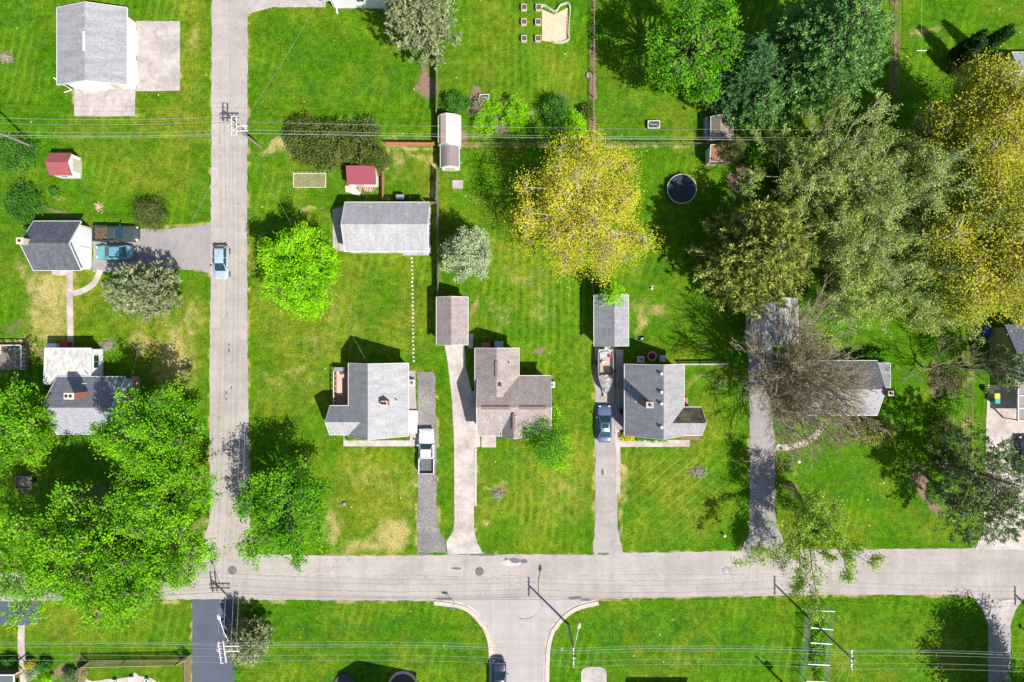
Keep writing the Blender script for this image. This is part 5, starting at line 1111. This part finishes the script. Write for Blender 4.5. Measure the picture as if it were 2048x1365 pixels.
MB().prism([(b[0]-.72,b[1]+1.6),(b[0]+.72,b[1]+1.6),(b[0]+.72,b[1]-.3),(b[0]+.3,b[1]-.6),(b[0],b[1]-.5),(b[0]-.3,b[1]-.6),(b[0]-.72,b[1]-.3)], .9, .96).build('deck', mat('boat_carpet', l3(.45,.33,.26), l3(.34,.25,.2), 4), bo)
MB().box(b[0]-.8,b[0]+.8,b[1]+1.62,b[1]+2.55,.8,1.1).build('stern_deck', M['metal'], bo)
for s in (-1,1): MB().box(b[0]+s*.78-.07,b[0]+s*.78+.07,b[1]-.4,b[1]+2.3,1.0,1.22).build('side_deck', M['darkgrey'], bo)
vs = []; nj = 18
for j in range(nj):
    t_ = j/(nj-1); y = -.45-2.2*t_; w = np.interp(-y, [.4,.8,1.7,2.4,2.75], [.88,.86,.62,.3,.03])*.95
    for i in range(9): vs.append((b[0]+(i/8*2-1)*w, b[1]+y, 1.28+.18*t_+.22*math.sin(math.pi*i/8)*(1-t_*.5)+rnd.uniform(-.09,.09)))
MB().add(vs, [(j*9+i,j*9+i+1,(j+1)*9+i+1,(j+1)*9+i) for j in range(nj-1) for i in range(8)]).build('bow_cover', mat('boat_tarp', l3(.42,.39,.38), l3(.10,.07,.06), 3.5, .4, detail=4, bump=.7), bo, False, 0, 1)
MB().box(b[0]-.5,b[0]-.1,b[1]+.9,b[1]+1.25,.97,1.3).build('seat', M['cream'], bo, False, .04); MB().box(b[0]+.3,b[0]+.65,b[1]+1.65,b[1]+2.0,1.102,1.35).build('fuel_tank', M['red'], bo, False, .05)
MB().box(b[0]-.2,b[0]+.2,b[1]+2.62,b[1]+3.0,.8,1.5).build('outboard_motor', M['metal'], bo, False, .06); MB().tube([(b[0]-.6,b[1]+2.3,1.2),(b[0]+.2,b[1]+2.5,1.5),(b[0]+.5,b[1]+2.2,1.4)], .04, 6).build('trolling_motor', M['black'], bo)
# ------------------------------------------------------------------ vegetation
def rot_uv(d):
    a = np.where(np.abs(d[:, 2:3]) < .9, np.array([[0, 0, 1.]]), np.array([[1., 0, 0]])); u = np.cross(d, a); u /= np.linalg.norm(u, axis=1, keepdims=True)+1e-9; return u, np.cross(d, u)
def np_tubes(pts, rad, sides=4):      # pts (n,k,3), rad (n,k)
    n, k, _ = pts.shape; d = pts[:, -1]-pts[:, 0]; d /= np.linalg.norm(d, axis=1, keepdims=True)+1e-9; u, v = rot_uv(d)
    ang = np.arange(sides)*2*np.pi/sides
    off = u[:, None, None, :]*np.cos(ang)[None, None, :, None]+v[:, None, None, :]*np.sin(ang)[None, None, :, None]
    V = (pts[:, :, None, :]+off*rad[:, :, None, None]).reshape(-1, 3)
    base = (np.arange(n)*k*sides)[:, None, None]; i = np.arange(k-1)[None, :, None]*sides; j = np.arange(sides)[None, None, :]; j2 = (j+1) % sides
    return V, np.stack([base+i+j, base+i+j2, base+i+sides+j2, base+i+sides+j], -1).reshape(-1, 4)
def join_vf(parts):
    Vs, Fs, o = [], [], 0
    for V, F in parts: Vs.append(V); Fs.append(F+o); o += len(V)
    return np.concatenate(Vs), np.concatenate(Fs)
def leafquads(c, ax, nrm, l, w, rs):
    ax = ax/(np.linalg.norm(ax, axis=1, keepdims=True)+1e-9); b = np.cross(nrm, ax); b /= np.linalg.norm(b, axis=1, keepdims=True)+1e-9; n = len(c)
    l = l[:, None]/2; w = w[:, None]/2; nn = np.cross(ax, b)
    V = np.stack([c-ax*l, c+b*w+nn*w*.35, c+ax*l, c-b*w+nn*w*.35], 1).reshape(-1, 3); return V, np.arange(n*4).reshape(n, 4)
def unit(rs, n):
    v = rs.normal(size=(n, 3)); return v/np.linalg.norm(v, axis=1, keepdims=True)
BARK = None
def put_tree(name, root, wood, woodmat, leafV, leafF, rn, lm, crown='crown', stem='trunk'):
    if wood: V, F = join_vf(wood); npmesh(stem, V, F, woodmat, root, smooth=True)
    if leafV is not None: npmesh(crown, leafV, leafF, lm, root, {'rnd': rn})
def leafy(label, c, zc, r, rz, lm, seed, lobes=22, tips=26, lpt=11, ls=.34, base=None, asp=.62, spread=.55, lobe_r=.34, name='tree', cat='tree', group=None, bark='bark', up=.5, dark=0, hollow=.35, shrub=False, coh=.5):
    """c: crown centre as surveyed, r: (rx, ry) radii in survey units at height zc"""
    rs = np.random.RandomState(seed); C = np.array(P(c[0], c[1], zc)); R = np.array([S(r[0], zc), S(r[1], zc), rz])
    B = np.array(P(*base)) if base else np.array([C[0], C[1], 0.]); root = empty(name, tuple(B), label, cat, group)
    k_ = np.arange(lobes)+.5; zz = 1-1.45*k_/lobes; th = k_*2.39996+rs.rand()*6; rr0 = np.sqrt(np.maximum(1-zz**2, 0))
    d = np.stack([rr0*np.cos(th), rr0*np.sin(th), zz], 1)+rs.normal(size=(lobes, 3))*.17; d /= np.linalg.norm(d, axis=1, keepdims=True)
    rr = rs.uniform(hollow, .92, size=(lobes, 1)); LC = C+d*rr*R; LR = rs.uniform(lobe_r*.7, lobe_r*1.2, size=(lobes, 1))*R*np.array([1, 1, 1.0])
    td = unit(rs, lobes*tips); tr_ = rs.rand(lobes*tips, 1)**.4; li = np.repeat(np.arange(lobes), tips)
    T = LC[li]+td*tr_*LR[li]; keep = T[:, 2] > max(.15, C[2]-rz*1.1); T = T[keep]; li = li[keep]
    q = ((T-C)/R); T = T[np.linalg.norm(q, axis=1) < 1.22]; li = li[np.linalg.norm(q, axis=1) < 1.22]
    n = len(T)*lpt; ti = np.repeat(np.arange(len(T)), lpt); sp = spread*ls*2.4
    pos = T[ti]+rs.normal(size=(n, 3))*sp*np.array([1, 1, .55])
    pos[:, 2] = np.maximum(pos[:, 2], .05)
    out = pos-C; out /= np.linalg.norm(out, axis=1, keepdims=True)+1e-9
    tdir = unit(rs, len(T)); ax = out*.7+tdir[ti]*coh+unit(rs, n)*(1.0-coh*.6); ax[:, 2] *= .6; nr = unit(rs, n)*(1-up)+np.array([0, 0, 1.])*up+out*.25+unit(rs, len(T))[ti]*.35
    lv, lf = leafquads(pos, ax, nr, ls*rs.uniform(.6, 1.25, n), ls*asp*rs.uniform(.7, 1.2, n), rs)
    tipr = rs.rand(len(T))*.45+rs.rand(lobes)[li]*.35; rn = np.repeat(np.clip(tipr[ti]+rs.rand(n)*.25-.02, 0, 1), 4)
    h0 = C[2]-rz*.45 if not shrub else .1; tk = max(.12, .028*(C[2]+rz)); fork = np.array([C[0]*.7+B[0]*.3, C[1]*.7+B[1]*.3, max(h0, .2)])
    w = []
    if not shrub: 
        tp = np.stack([B, (B+fork)/2+rs.normal(size=3)*.15, fork, (fork+C)/2, C+np.array([0,0,rz*.3])])[None]; w.append(np_tubes(tp, np.array([[tk*1.5, tk*1.1, tk*.9, tk*.6, tk*.2]]), 8))
    st = (fork if not shrub else B+np.array([0,0,.05])); s_ = st+(C-st)*rs.rand(lobes, 1)*.6
    mid = (s_+LC)/2+rs.normal(size=(lobes, 3))*.3*LR.mean(); pts = np.stack([s_, mid, LC], 1); w.append(np_tubes(pts, np.tile([[tk*.5, tk*.3, tk*.14]], (lobes, 1)), 5))
    sel = rs.rand(len(T)) < .5; a = LC[li[sel]]; e = T[sel]; m_ = (a+e)/2+rs.normal(size=a.shape)*.12*LR.mean(); w.append(np_tubes(np.stack([a, m_, e], 1), np.tile([[tk*.14, tk*.09, .012]], (len(a), 1)), 3))
    put_tree(name, root, w, M[bark], lv, lf, rn, lm, 'foliage' if shrub else 'crown', 'stems' if shrub else 'trunk')
    return root
def conifer(label, px, h, R, lm, seed, levels=26, per=11, name='conifer', nl=.42, nw=.09, droop=-.12, prof=.75, z0=.12, tuft=9, bark='bark', cat='conifer', group=None, lean=(0,0), gap=0, upturn=.25, ell=(1,1), inner=.22):
    """px: base of the trunk"""
    rs = np.random.RandomState(seed); B = np.array(P(*px)); root = empty(name, tuple(B), label, cat, group); br, br_r, tc, ta = [], [], [], []
    for i in range(levels):
        t_ = z0+(1-z0)*(i+.3)/levels; z = h*t_; rad = R*(1-t_**1.5)**prof*(1 if t_ > .25 else .65+1.4*t_*1); k = max(4, int(per*(1-t_*.45))); a0 = rs.rand()*6.28
        for j in range(k):
            if rs.rand() < gap: continue
            a = a0+j*6.283/k+rs.normal()*.18; l = rad*rs.uniform(.72, 1.12); d = np.array([math.cos(a)*ell[0], math.sin(a)*ell[1], 0]); s_ = B+np.array([lean[0]*t_, lean[1]*t_, z])
            u = np.linspace(0, 1, 5); pts = s_+d*l*u[:, None]+np.array([0, 0, 1.])*((droop*l*u+upturn*l*u**2)[:, None]); pts += rs.normal(size=pts.shape)*.03*l*u[:, None]; br.append(pts); br_r.append(np.interp(u, [0, 1], [.012*h*.35*(1.1-t_)+.02, .012]))
            nt = max(2, int(l*2.1)); uu = rs.uniform(inner, 1.0, nt)**.8; side = rs.normal(size=(nt, 1))*(.16*l*(1.15-uu[:, None])+.05); perp = np.array([-d[1], d[0], 0])
            p_ = np.stack([np.interp(uu, u, pts[:, q]) for q in range(3)], 1)+perp*side+np.array([0, 0, 1.])*np.abs(rs.normal(size=(nt, 1)))*.06*l; tc.append(p_); dd = d+perp*side*.9/(.2*l+.1); ta.append(dd)
    tc = np.concatenate(tc); ta = np.concatenate(ta); n = len(tc)*tuft; ti = np.repeat(np.arange(len(tc)), tuft)
    ax = ta[ti]*.55+unit(rs, n)*.75+np.array([0, 0, .35]); pos = tc[ti]+ax*nl*.35+rs.normal(size=(n, 3))*.1; nr = unit(rs, n)+np.array([0, 0, .6])
    lv, lf = leafquads(pos, ax, nr, nl*rs.uniform(.6, 1.2, n), nw*rs.uniform(.8, 1.4, n), rs); tr_ = rs.rand(len(tc)); rn = np.repeat(np.clip(tr_[ti]*.65+rs.rand(n)*.35, 0, 1), 4)
    tp = np.stack([B, B+np.array([lean[0]*.5, lean[1]*.5, h*.5]), B+np.array([lean[0], lean[1], h])])[None]
    w = [np_tubes(tp, np.array([[.022*h, .014*h, .02]]), 8), np_tubes(np.stack(br), np.stack(br_r), 4)]
    put_tree(name, root, w, M[bark], lv, lf, rn, lm); return root
def twiggy(label, px, h, lm, seed, bark='bark', limbs=8, sub=(6, 5, 4), ang0=.5, spread=.55, leafn=3, ls=.14, ratio=(.62, .55, .5), name='tree', cat='tree', trunk=.28, r0=None, lean=(0,0), group=None, tw=.011, up=.25, droop=0., fan=None, lasp=.5):
    rs = np.random.RandomState(seed); B = np.array(P(*px)); root = empty(name, tuple(B), label, cat, group); r0 = r0 or .018*h
    F0 = B+np.array([lean[0]*trunk, lean[1]*trunk, h*trunk]); w = [np_tubes(np.stack([B, (B+F0)/2, F0])[None], np.array([[r0*1.25, r0, r0*.85]]), 8)]
    az = np.linspace(0, 6.283, limbs, endpoint=False)+rs.normal(size=limbs)*.3; an = rs.uniform(ang0*.45, ang0*1.35, limbs)
    D = np.stack([np.cos(az)*np.sin(an), np.sin(az)*np.sin(an), np.cos(an)], 1)+np.array([lean[0], lean[1], 0])/h; st = np.tile(F0, (limbs, 1))-np.array([0,0,1.])*rs.rand(limbs,1)*h*trunk*.25; ln = h*(1-trunk)*rs.uniform(.55, .8, limbs); rd = np.full(limbs, r0*.5)
    ends = None
    for lev in range(len(sub)+1):
        n = len(st); k = 6; u = np.linspace(0, 1, k); D /= np.linalg.norm(D, axis=1, keepdims=True)
        bend = rs.normal(size=(n, 3))*.22; bend[:, 2] += up-droop*(lev >= 1)*1.2; pts = st[:, None, :]+D[:, None, :]*ln[:, None, None]*u[None, :, None]+bend[:, None, :]*ln[:, None, None]*(u**2)[None, :, None]+rs.normal(size=(n, k, 3))*.02*ln[:, None, None]*(u > 0)[None, :, None]
        pts[:, :, 2] = np.maximum(pts[:, :, 2], .3)
        nxt = rd*.42; rr = rd[:, None]*(1-u[None, :])+np.maximum(nxt*.6, tw*.7)[:, None]*u[None, :]; w.append(np_tubes(pts, rr, 5 if lev < 2 else 3)); ends = pts
        if lev == len(sub): break
        m = sub[lev]; pi = np.repeat(np.arange(n), m); tt = np.tile(np.linspace(.3, 1, m), n)+rs.normal(size=n*m)*.05; tt = np.clip(tt, .15, 1); f = tt*(k-1); i0 = np.minimum(f.astype(int), k-2); fr = (f-i0)[:, None]
        ns = pts[pi, i0]*(1-fr)+pts[pi, i0+1]*fr; dl = pts[pi, i0+1]-pts[pi, i0]; dl /= np.linalg.norm(dl, axis=1, keepdims=True)
        D = dl+unit(rs, n*m)*spread*rs.uniform(.7, 1.3, (n*m, 1)); ln = ln[pi]*ratio[lev]*rs.uniform(.7, 1.25, n*m)*(1.1-.35*tt); rd = np.maximum(rd[pi]*.5*(1.15-.4*tt), tw); st = ns
    lv = lf = rn = None
    if leafn:
        n, k, _ = ends.shape; e = ends.reshape(-1, 3) if leafn >= 1 else ends[:, -1]; N = len(e)*max(1, int(leafn)); ti = np.repeat(np.arange(len(e)), max(1, int(leafn)))
        pos = e[ti]+rs.normal(size=(N, 3))*ls*.9; kp = rs.rand(N) < (leafn if leafn < 1 else 1); pos = pos[kp]; N = len(pos); lv, lf = leafquads(pos, unit(rs, N)+np.array([0,0,-.2]), unit(rs, N)+np.array([0, 0, .8]), ls*rs.uniform(.6, 1.4, N), ls*lasp*rs.uniform(.7, 1.3, N), rs); rn = np.repeat(rs.rand(N), 4)
    put_tree(name, root, w, M[bark], lv, lf, rn, lm); return root
LM = {
 'lime': leafmat('lime_leaves', [l3(.10,.30,.004), l3(.24,.56,.008), l3(.40,.78,.012)], .3),
 'maple': leafmat('maple_leaves', [l3(.05,.18,.006), l3(.15,.40,.010), l3(.33,.65,.018)], .3),
 'green': leafmat('green_leaves', [l3(.038,.16,.006), l3(.11,.34,.010), l3(.25,.56,.018)], .3),
 'yellow': leafmat('yellow_blossom', [l3(.28,.35,.04), l3(.46,.47,.035), l3(.62,.58,.04), l3(.72,.64,.05), l3(.80,.73,.14)], .35),
 'yellowgreen': leafmat('yellow_green_leaves', [l3(.26,.29,.03), l3(.42,.41,.035), l3(.58,.54,.06)], .35),
 'sage': leafmat('pale_sage_leaves', [l3(.19,.26,.12), l3(.34,.42,.22), l3(.52,.60,.36)], .2),
 'conblue': leafmat('conifer_green', [l3(.055,.16,.04), l3(.14,.31,.07), l3(.32,.50,.13)], .2),
 'condark': leafmat('conifer_dark', [l3(.030,.10,.035), l3(.065,.18,.05), l3(.13,.29,.08)], .15),
 'conolive': leafmat('conifer_olive', [l3(.09,.14,.025), l3(.25,.30,.05), l3(.55,.57,.12)], .2),
 'contan': leafmat('pine_grey_tan', [l3(.13,.18,.07), l3(.28,.33,.15), l3(.52,.53,.29)], .2),
 'pine': leafmat('pine_grey_green', [l3(.06,.11,.03), l3(.14,.21,.07), l3(.29,.37,.15)], .15),
 'twig': leafmat('budding_leaves', [l3(.18,.30,.03), l3(.34,.48,.08), l3(.58,.66,.20)], .35),
 'limetwig': leafmat('light_drooping_leaves', [l3(.14,.30,.02), l3(.30,.48,.04), l3(.52,.66,.10)], .35),
 'bud': leafmat('brown_buds', [l3(.24,.19,.07), l3(.40,.33,.11), l3(.50,.43,.15)], .2),
 'jun': leafmat('juniper_green', [l3(.025,.10,.010), l3(.06,.20,.018), l3(.15,.36,.04)], .2),
 'hedge': leafmat('hedge_leaves', [l3(.035,.06,.01), l3(.09,.13,.02), l3(.24,.27,.06)], .2),
 'brown': leafmat('brown_twigs', [l3(.22,.17,.13), l3(.38,.30,.22), l3(.5,.42,.3)], .1),
 'arb': leafmat('arborvitae_green', [l3(.015,.045,.012), l3(.03,.09,.02), l3(.10,.18,.03)], .1),
}
M['bark_bare'] = mat('bark_bare_tree', l3(.37,.30,.21), l3(.19,.15,.10), 5, .95)
M['bark_twig'] = mat('bark_budding', l3(.55,.53,.42), l3(.34,.32,.24), 5, .95)
# --- big trees (label, crown centre, crown height, radii, half depth)
leafy('bright lime green tree standing alone on the lawn beside the side road', (600,543), 5.5, (78,110), 4.6, LM['lime'], 11, lobes=60, tips=20, lpt=15, ls=.42, lobe_r=.2, asp=.30, hollow=.4, spread=.30, coh=.3)
leafy('rounded pale sage tree beside the tall board fence', (938,508), 4.2, (55,60), 4.0, LM['sage'], 12, lobes=52, tips=24, lpt=12, ls=.22, lobe_r=.22, hollow=.35, spread=.42, base=(945,514))
leafy('big yellow blossoming tree in the middle of the back lots', (1172,410), 8.2, (150,150), 6.2, LM['yellow'], 13, lobes=84, tips=26, lpt=17, ls=.19, lobe_r=.2, hollow=.3, spread=1.0, base=(1152,432), bark='barkpale')
leafy('tall bright green maple at the top, right of the garden beds', (1392,88), 9, (108,120), 6.5, LM['green'], 14, lobes=38, tips=22, lpt=16, spread=.42, ls=.28, lobe_r=.26, hollow=.5)
conifer('huge blue green conifer at the top right of centre', (1592,150), 17, 8.1, LM['conblue'], 15, levels=34, per=18, tuft=11, nl=.5, nw=.13, prof=.6, gap=.05)
conifer('dark spruce between the bright maple and the huge conifer', (1452,190), 13, 5.2, LM['condark'], 16, levels=28, per=14, tuft=10, nl=.42, nw=.12, prof=.65)
conifer('lower dark spruce beside the weathered shed', (1490,235), 9, 4.2, LM['conblue'], 17, levels=20, per=13, tuft=10, nl=.42, nw=.12)
conifer('wide olive conifer with yellowish tips right of the trampoline', (1472,524), 15, 7.6, LM['conolive'], 18, levels=32, per=17, tuft=11, nl=.5, nw=.13, prof=.6)
leafy('yellow green tree filling the upper right edge', (1975,240), 10, (118,128), 7, LM['yellowgreen'], 19, bark='bark_twig', lobes=64, tips=28, lpt=18, ls=.28, lobe_r=.26, hollow=.4, spread=.9)
leafy('yellow green tree above the beige gable at the right edge', (1985,490), 10, (150,170), 7.5, LM['yellowgreen'], 20, bark='bark_twig', lobes=100, tips=28, lpt=18, ls=.28, lobe_r=.25, hollow=.4, spread=.9)
leafy('left maple over the pale wall corner at the left edge', (38,855), 7, (84,100), 5.5, LM['maple'], 21, lobes=34, tips=24, lpt=16, spread=.42, ls=.28, lobe_r=.27, base=(70,850))
leafy('maple covering the east end of the dark roofed house', (305,868), 8, (104,104), 6, LM['maple'], 22, lobes=46, tips=24, lpt=16, spread=.42, ls=.28, lobe_r=.24, base=(335,865))
leafy('broad corner maple reaching over the main street at the left', (205,1118), 9, (232,162), 6.5, LM['maple'], 23, lobes=130, tips=30, lpt=16, spread=.42, ls=.28, lobe_r=.19, base=(255,1055), hollow=.3)
leafy('maple beside the side road above the broad corner maple', (335,985), 8, (98,100), 5, LM['maple'], 24, lobes=42, tips=22, lpt=16, spread=.42, ls=.28, lobe_r=.28)
leafy('bright maple on the front lawn at the street corner', (570,1022), 7, (100,122), 5.5, LM['green'], 25, lobes=44, tips=20, lpt=16, spread=.42, ls=.28, lobe_r=.24, hollow=.4, base=(597,985))
# twiggy wood
tw = [((1590,362),10,'budding tree just right of the red roofed shed'),((1665,405),11,'budding tree in the upper middle of the twiggy grove'),((1600,420),11,'budding tree left of the twiggy grove above the olive conifer'),((1700,450),13,'tall budding tree in the centre of the twiggy grove'),
      ((1630,520),11,'budding tree right of the olive conifer'),((1745,405),10,'budding tree on the right side of the twiggy grove'),((1740,520),12,'budding tree in the lower right of the twiggy grove'),((1665,580),9,'budding tree above the long dark roofed house'),((1800,330),10,'budding tree under the yellow green crown, upper right'),
      ((1815,430),11,'budding tree against the yellow green crown at the right'),((1830,600),8,'small budding tree near the beige gable house')]
for i, (px_, h_, lab) in enumerate(tw): twiggy(lab, px_, h_, LM['twig'], 40+i, 'bark_twig', limbs=9, sub=(6,5,5), ang0=.85, spread=.75, leafn=2, ls=.22, group=None, tw=.022)
twiggy('large bare brown tree spreading over the grey garage and the long roof', (1503,748), 14, LM['bud'], 60, 'bark_bare', limbs=24, sub=(8,7,6), ang0=.44, spread=.36, leafn=.6, ls=.15, trunk=.12, tw=.024, up=.02, lean=(4.4,-.3), ratio=(.6,.5,.45), r0=.22)
twiggy('half bare tree with drooping budding branches over the right driveway', (1581,968), 13, LM['limetwig'], 61, 'bark', limbs=8, sub=(5,5,5), ang0=.72, spread=.6, leafn=3, ls=.27, trunk=.3, tw=.014, lean=(.6,-6.0), droop=.5, r0=.26, lasp=.4, ratio=(.55,.5,.5))
twiggy('small bare tree beside the weedy boundary, right of the long roof', (1845,735), 7, LM['bud'], 62, 'bark_bare', limbs=7, sub=(5,4,4), ang0=.8, leafn=.4, ls=.12, tw=.02)
# pines
conifer('spreading grey tan pine at the top beside the tall fence', (868,112), 13, 4.9, LM['contan'], 70, levels=22, per=14, tuft=11, nl=.45, nw=.12, prof=.5, z0=.3, lean=(-1.5,2.8))
conifer('grey green pine over the teal sedan and the curved path', (322,587), 8, 4.9, LM['contan'], 71, levels=16, per=15, tuft=12, nl=.45, nw=.12, prof=.45, z0=.22, gap=.12, ell=(1.1,.8))
conifer('grey tan pine beside the dark asphalt driveway at the bottom', (516,1262), 6.5, 3.1, LM['contan'], 72, levels=16, per=13, tuft=11, nl=.38, nw=.12, prof=.5, z0=.1)
conifer('dark branched pine over the right concrete driveway', (1872,925), 15, 6.4, LM['pine'], 73, levels=17, per=13, tuft=9, nl=.5, nw=.11, prof=.45, z0=.3, gap=.34, upturn=.1, inner=.5)
conifer('second dark branched pine, nearer the street at the right', (1886,985), 13, 5.4, LM['pine'], 74, levels=14, per=12, tuft=9, nl=.5, nw=.11, prof=.45, z0=.35, gap=.3, upturn=.1, inner=.5)
conifer('pine leaning over the corner of the beige gable house', (1930,735), 9.5, 3.4, LM['pine'], 75, levels=14, per=10, tuft=9, nl=.45, nw=.11, prof=.45, z0=.4, gap=.2, lean=(1.5,0))
# columnar evergreens
for i, (x, y, h_, lab) in enumerate([(1898,112,8.2,'tallest left columnar evergreen leaning over its shadow'),(1905,124,7.0,'second columnar evergreen, just below the tallest left one'),(1946,102,8.2,'columnar evergreen at the right of the dark group'),(1953,108,7.6,'columnar evergreen tucked against the rightmost one'),(1902,146,6.0,'lower columnar evergreen of the dark group'),(1925,150,5.0,'short columnar evergreen at the bottom of the dark group')]):
    conifer(lab, (x,y), h_*.82, .66+.05*(i%2), LM['arb'], 90+i, levels=30, per=12, tuft=9, nl=.22, nw=.08, prof=.4, z0=.04, name='columnar_evergreen', cat='evergreen', upturn=.9, droop=0)
# shrubs: label, centre, height, radii, material
def shrub(label, c, hh, r, lm, seed, **k):
    kw = dict(lobes=20, tips=16, lpt=11, ls=.19, spread=.42, lobe_r=.3, hollow=.5, name='shrub', cat='shrub', shrub=True); kw.update(k)
    return leafy(label, c, hh*.42, r, hh*.62, lm, seed, **kw)
shrub('spiky dark green juniper at the left edge under the leaning pole', (26,306), 2.6, (50,34), LM['jun'], 100, asp=.3, ls=.32, lobes=30); shrub('tall dark green juniper left of the slate roofed house', (48,412), 3.2, (33,42), LM['jun'], 101, asp=.3, ls=.32, lobes=30)
shrub('brown grey fuzzy bush above the parked dark pickup', (302,428), 3.4, (34,38), LM['hedge'], 102, asp=.25, ls=.3, bark='barkpale'); 
for i, (x, y, rx, ry) in enumerate([(610,280,44,44),(665,285,48,54),(722,285,46,50),(752,320,24,22),(640,310,40,26)]): shrub(['left lobe','middle','right lobe','thin right end','lower front'][i]+' of the big brown green hedge thicket above the maroon shed', (x,y), 3.4, (rx,ry), LM['hedge'], 103+i, lobes=26, tips=20, ls=.24, lpt=9, bark='barkpale')
shrub('round lime shrub, left of the pair on the mulch bed', (984,237), 2.4, (34,38), LM['lime'], 110); shrub('lime shrub, right of the pair on the mulch bed', (1031,230), 2.4, (24,38), LM['lime'], 111)
shrub('dark green weeping shrub above the cream shed', (912,208), 2.4, (26,24), LM['jun'], 112); shrub('bare purple grey twig bush between the shed and the lime shrubs', (960,216), 1.8, (14,18), LM['brown'], 113, lpt=4, asp=.15, ls=.3); shrub('bare grey twig bush below the lime shrubs', (1006,255), 1.6, (16,12), LM['brown'], 114, lpt=4, asp=.15, ls=.3)
shrub('dark feathery shrub with a black shadow left of the yellow tree', (1115,222), 3.4, (26,32), LM['jun'], 115, asp=.3, ls=.3); shrub('bright lime shrub touching the top of the yellow tree', (1150,248), 2.4, (24,26), LM['lime'], 116); shrub('small olive bush by the wire fence under the yellow tree', (1172,225), 1.4, (14,14), LM['hedge'], 117, lobes=10)
shrub('dark glossy shrub mass over the red roofed shed', (1525,300), 4.5, (44,36), LM['green'], 118, lobes=26, ls=.26); shrub('leafy yellow green branches over the red shed roof', (1462,302), 5.5, (26,22), LM['hedge'], 119); shrub('olive undergrowth right of the weathered shed', (1500,272), 4, (34,20), LM['green'], 120, lobes=16)
shrub('feathery bright green young tree over the grey garage roof', (1224,594), 6.5, (22,22), LM['lime'], 121, asp=.3, ls=.32, lpt=6); 
leafy('two toned small tree at the lower right corner of the brown house', (1092,885), 3.6, (50,52), 3.2, LM['green'], 122, lobes=26, tips=20, lpt=8, ls=.28, lobe_r=.28, asp=.35, name='small_tree')
shrub('lime lower branches of the corner tree by the brown house', (1112,902), 2.4, (36,40), LM['lime'], 123, asp=.35, ls=.28, lpt=6)
shrub('small lime shrub at the east wall of the brown house', (1106,830), 2.0, (14,18), LM['lime'], 124, lobes=10)
shrub('yellow flowering bush at the front corner of the grey vented house', (1256,874), 1.0, (11,8), LM['yellow'], 125, lobes=10)
for i, x in enumerate((1279,1301,1322)): shrub(['left','middle','right'][i]+' of the three clipped green bushes in front of the grey vented house', (x,874), 1.0, (13,10), LM['green'], 126+i, lobes=12, tips=14, ls=.13)
shrub('domed yellow olive evergreen before the long dark roofed house', (1750,864), 2.8, (50,30), LM['conolive'], 130, lobes=34, tips=20, ls=.2); shrub('bright green shrub at the end of the long roof', (1768,842), 2, (26,26), LM['green'], 131); shrub('bright green shrubs behind the flat addition', (1755,715), 2, (32,12), LM['green'], 132)
shrub('tangle of grey weeds before the long dark roofed house', (1615,838), 2.4, (60,22), LM['twig'], 133, asp=.2, ls=.3, lpt=6, bark='barkpale'); shrub('lime ground shrub beside the curved path', (1605,857), .8, (26,9), LM['lime'], 134, lobes=12)
wd = [(1880,690,40,40,'green','leafy tangle left of the beige gable house'),(1900,760,30,34,'hedge','brown green tangle on the weedy boundary'),(1905,810,28,34,'green','leafy tangle beside the concrete driveway'),(1885,860,30,30,'hedge','dark tangle under the branched pine'),(1860,640,34,26,'twig','pale weeds under the lower right budding trees'),
      (1900,925,26,30,'hedge','undergrowth in the pine shade'),(1600,660,30,20,'green','bright leafy mass right of the grey garage'),(1640,690,40,30,'twig','pale undergrowth beyond the grey garage'),(1665,620,60,40,'green','bright leafy mass in the lower grove'),(1610,590,40,40,'green','green undergrowth right of the olive conifer'),(1560,360,30,30,'hedge','brown green undergrowth by the red shed'),
      (1750,300,60,40,'green','green undergrowth in the upper grove'),(1680,400,70,50,'hedge','dim undergrowth in the middle of the grove'),(1790,480,60,60,'hedge','dim undergrowth at the right of the grove'),(1740,600,50,40,'green','green undergrowth above the long roof')]
for i, (x, y, rx, ry, k_, lab) in enumerate(wd): shrub(lab, (x,y), 1.8, (rx,ry), LM[k_], 140+i, lobes=22, tips=16, ls=.24, asp=.4, lpt=7)
for i, (x, y, r_, k_, lab) in enumerate([(90,1356,12,'lime','round lime shrub by the porch at bottom left'),(92,1332,11,'jun','round dark clipped shrub above the lime one at bottom left'),(64,1345,14,'sage','grey green shrub beside the timber post'),(22,1326,11,'jun','dark shrub left of the path at bottom left'),(60,1329,6,'yellow','small yellow green shrub at the path end'),(140,1352,14,'pine','grey green shrub before the slatted fence'),
        (165,1345,8,'contan','brown dry shrub inside the slatted fence'),(1955,1350,0,'jun','')]):
    if lab: shrub(lab, (x,y), 1.5, (r_,r_), LM[k_], 160+i, lobes=14, tips=14, ls=.15)
shrub('row of leafy crops under the white crossbars', (1638,1300), .8, (14,70), LM['maple'], 170, lobes=26, ls=.2); shrub('weedy strip along the dark asphalt driveway', (477,1300), .8, (8,46), LM['green'], 171, lobes=16, ls=.2)
shrub('small dark bush on the bare patch above the slate roof', (108,384), .9, (8,6), LM['jun'], 172, lobes=8); shrub('low green weeds beside the red deck of the pale house', (700,876), .6, (10,4), LM['green'], 173, lobes=8, ls=.12)
leafy('tree beyond the right edge shading the lower asphalt drive', (2098,1432), 7, (92,110), 6, LM['maple'], 174, lobes=60, tips=24, lpt=15, ls=.34)
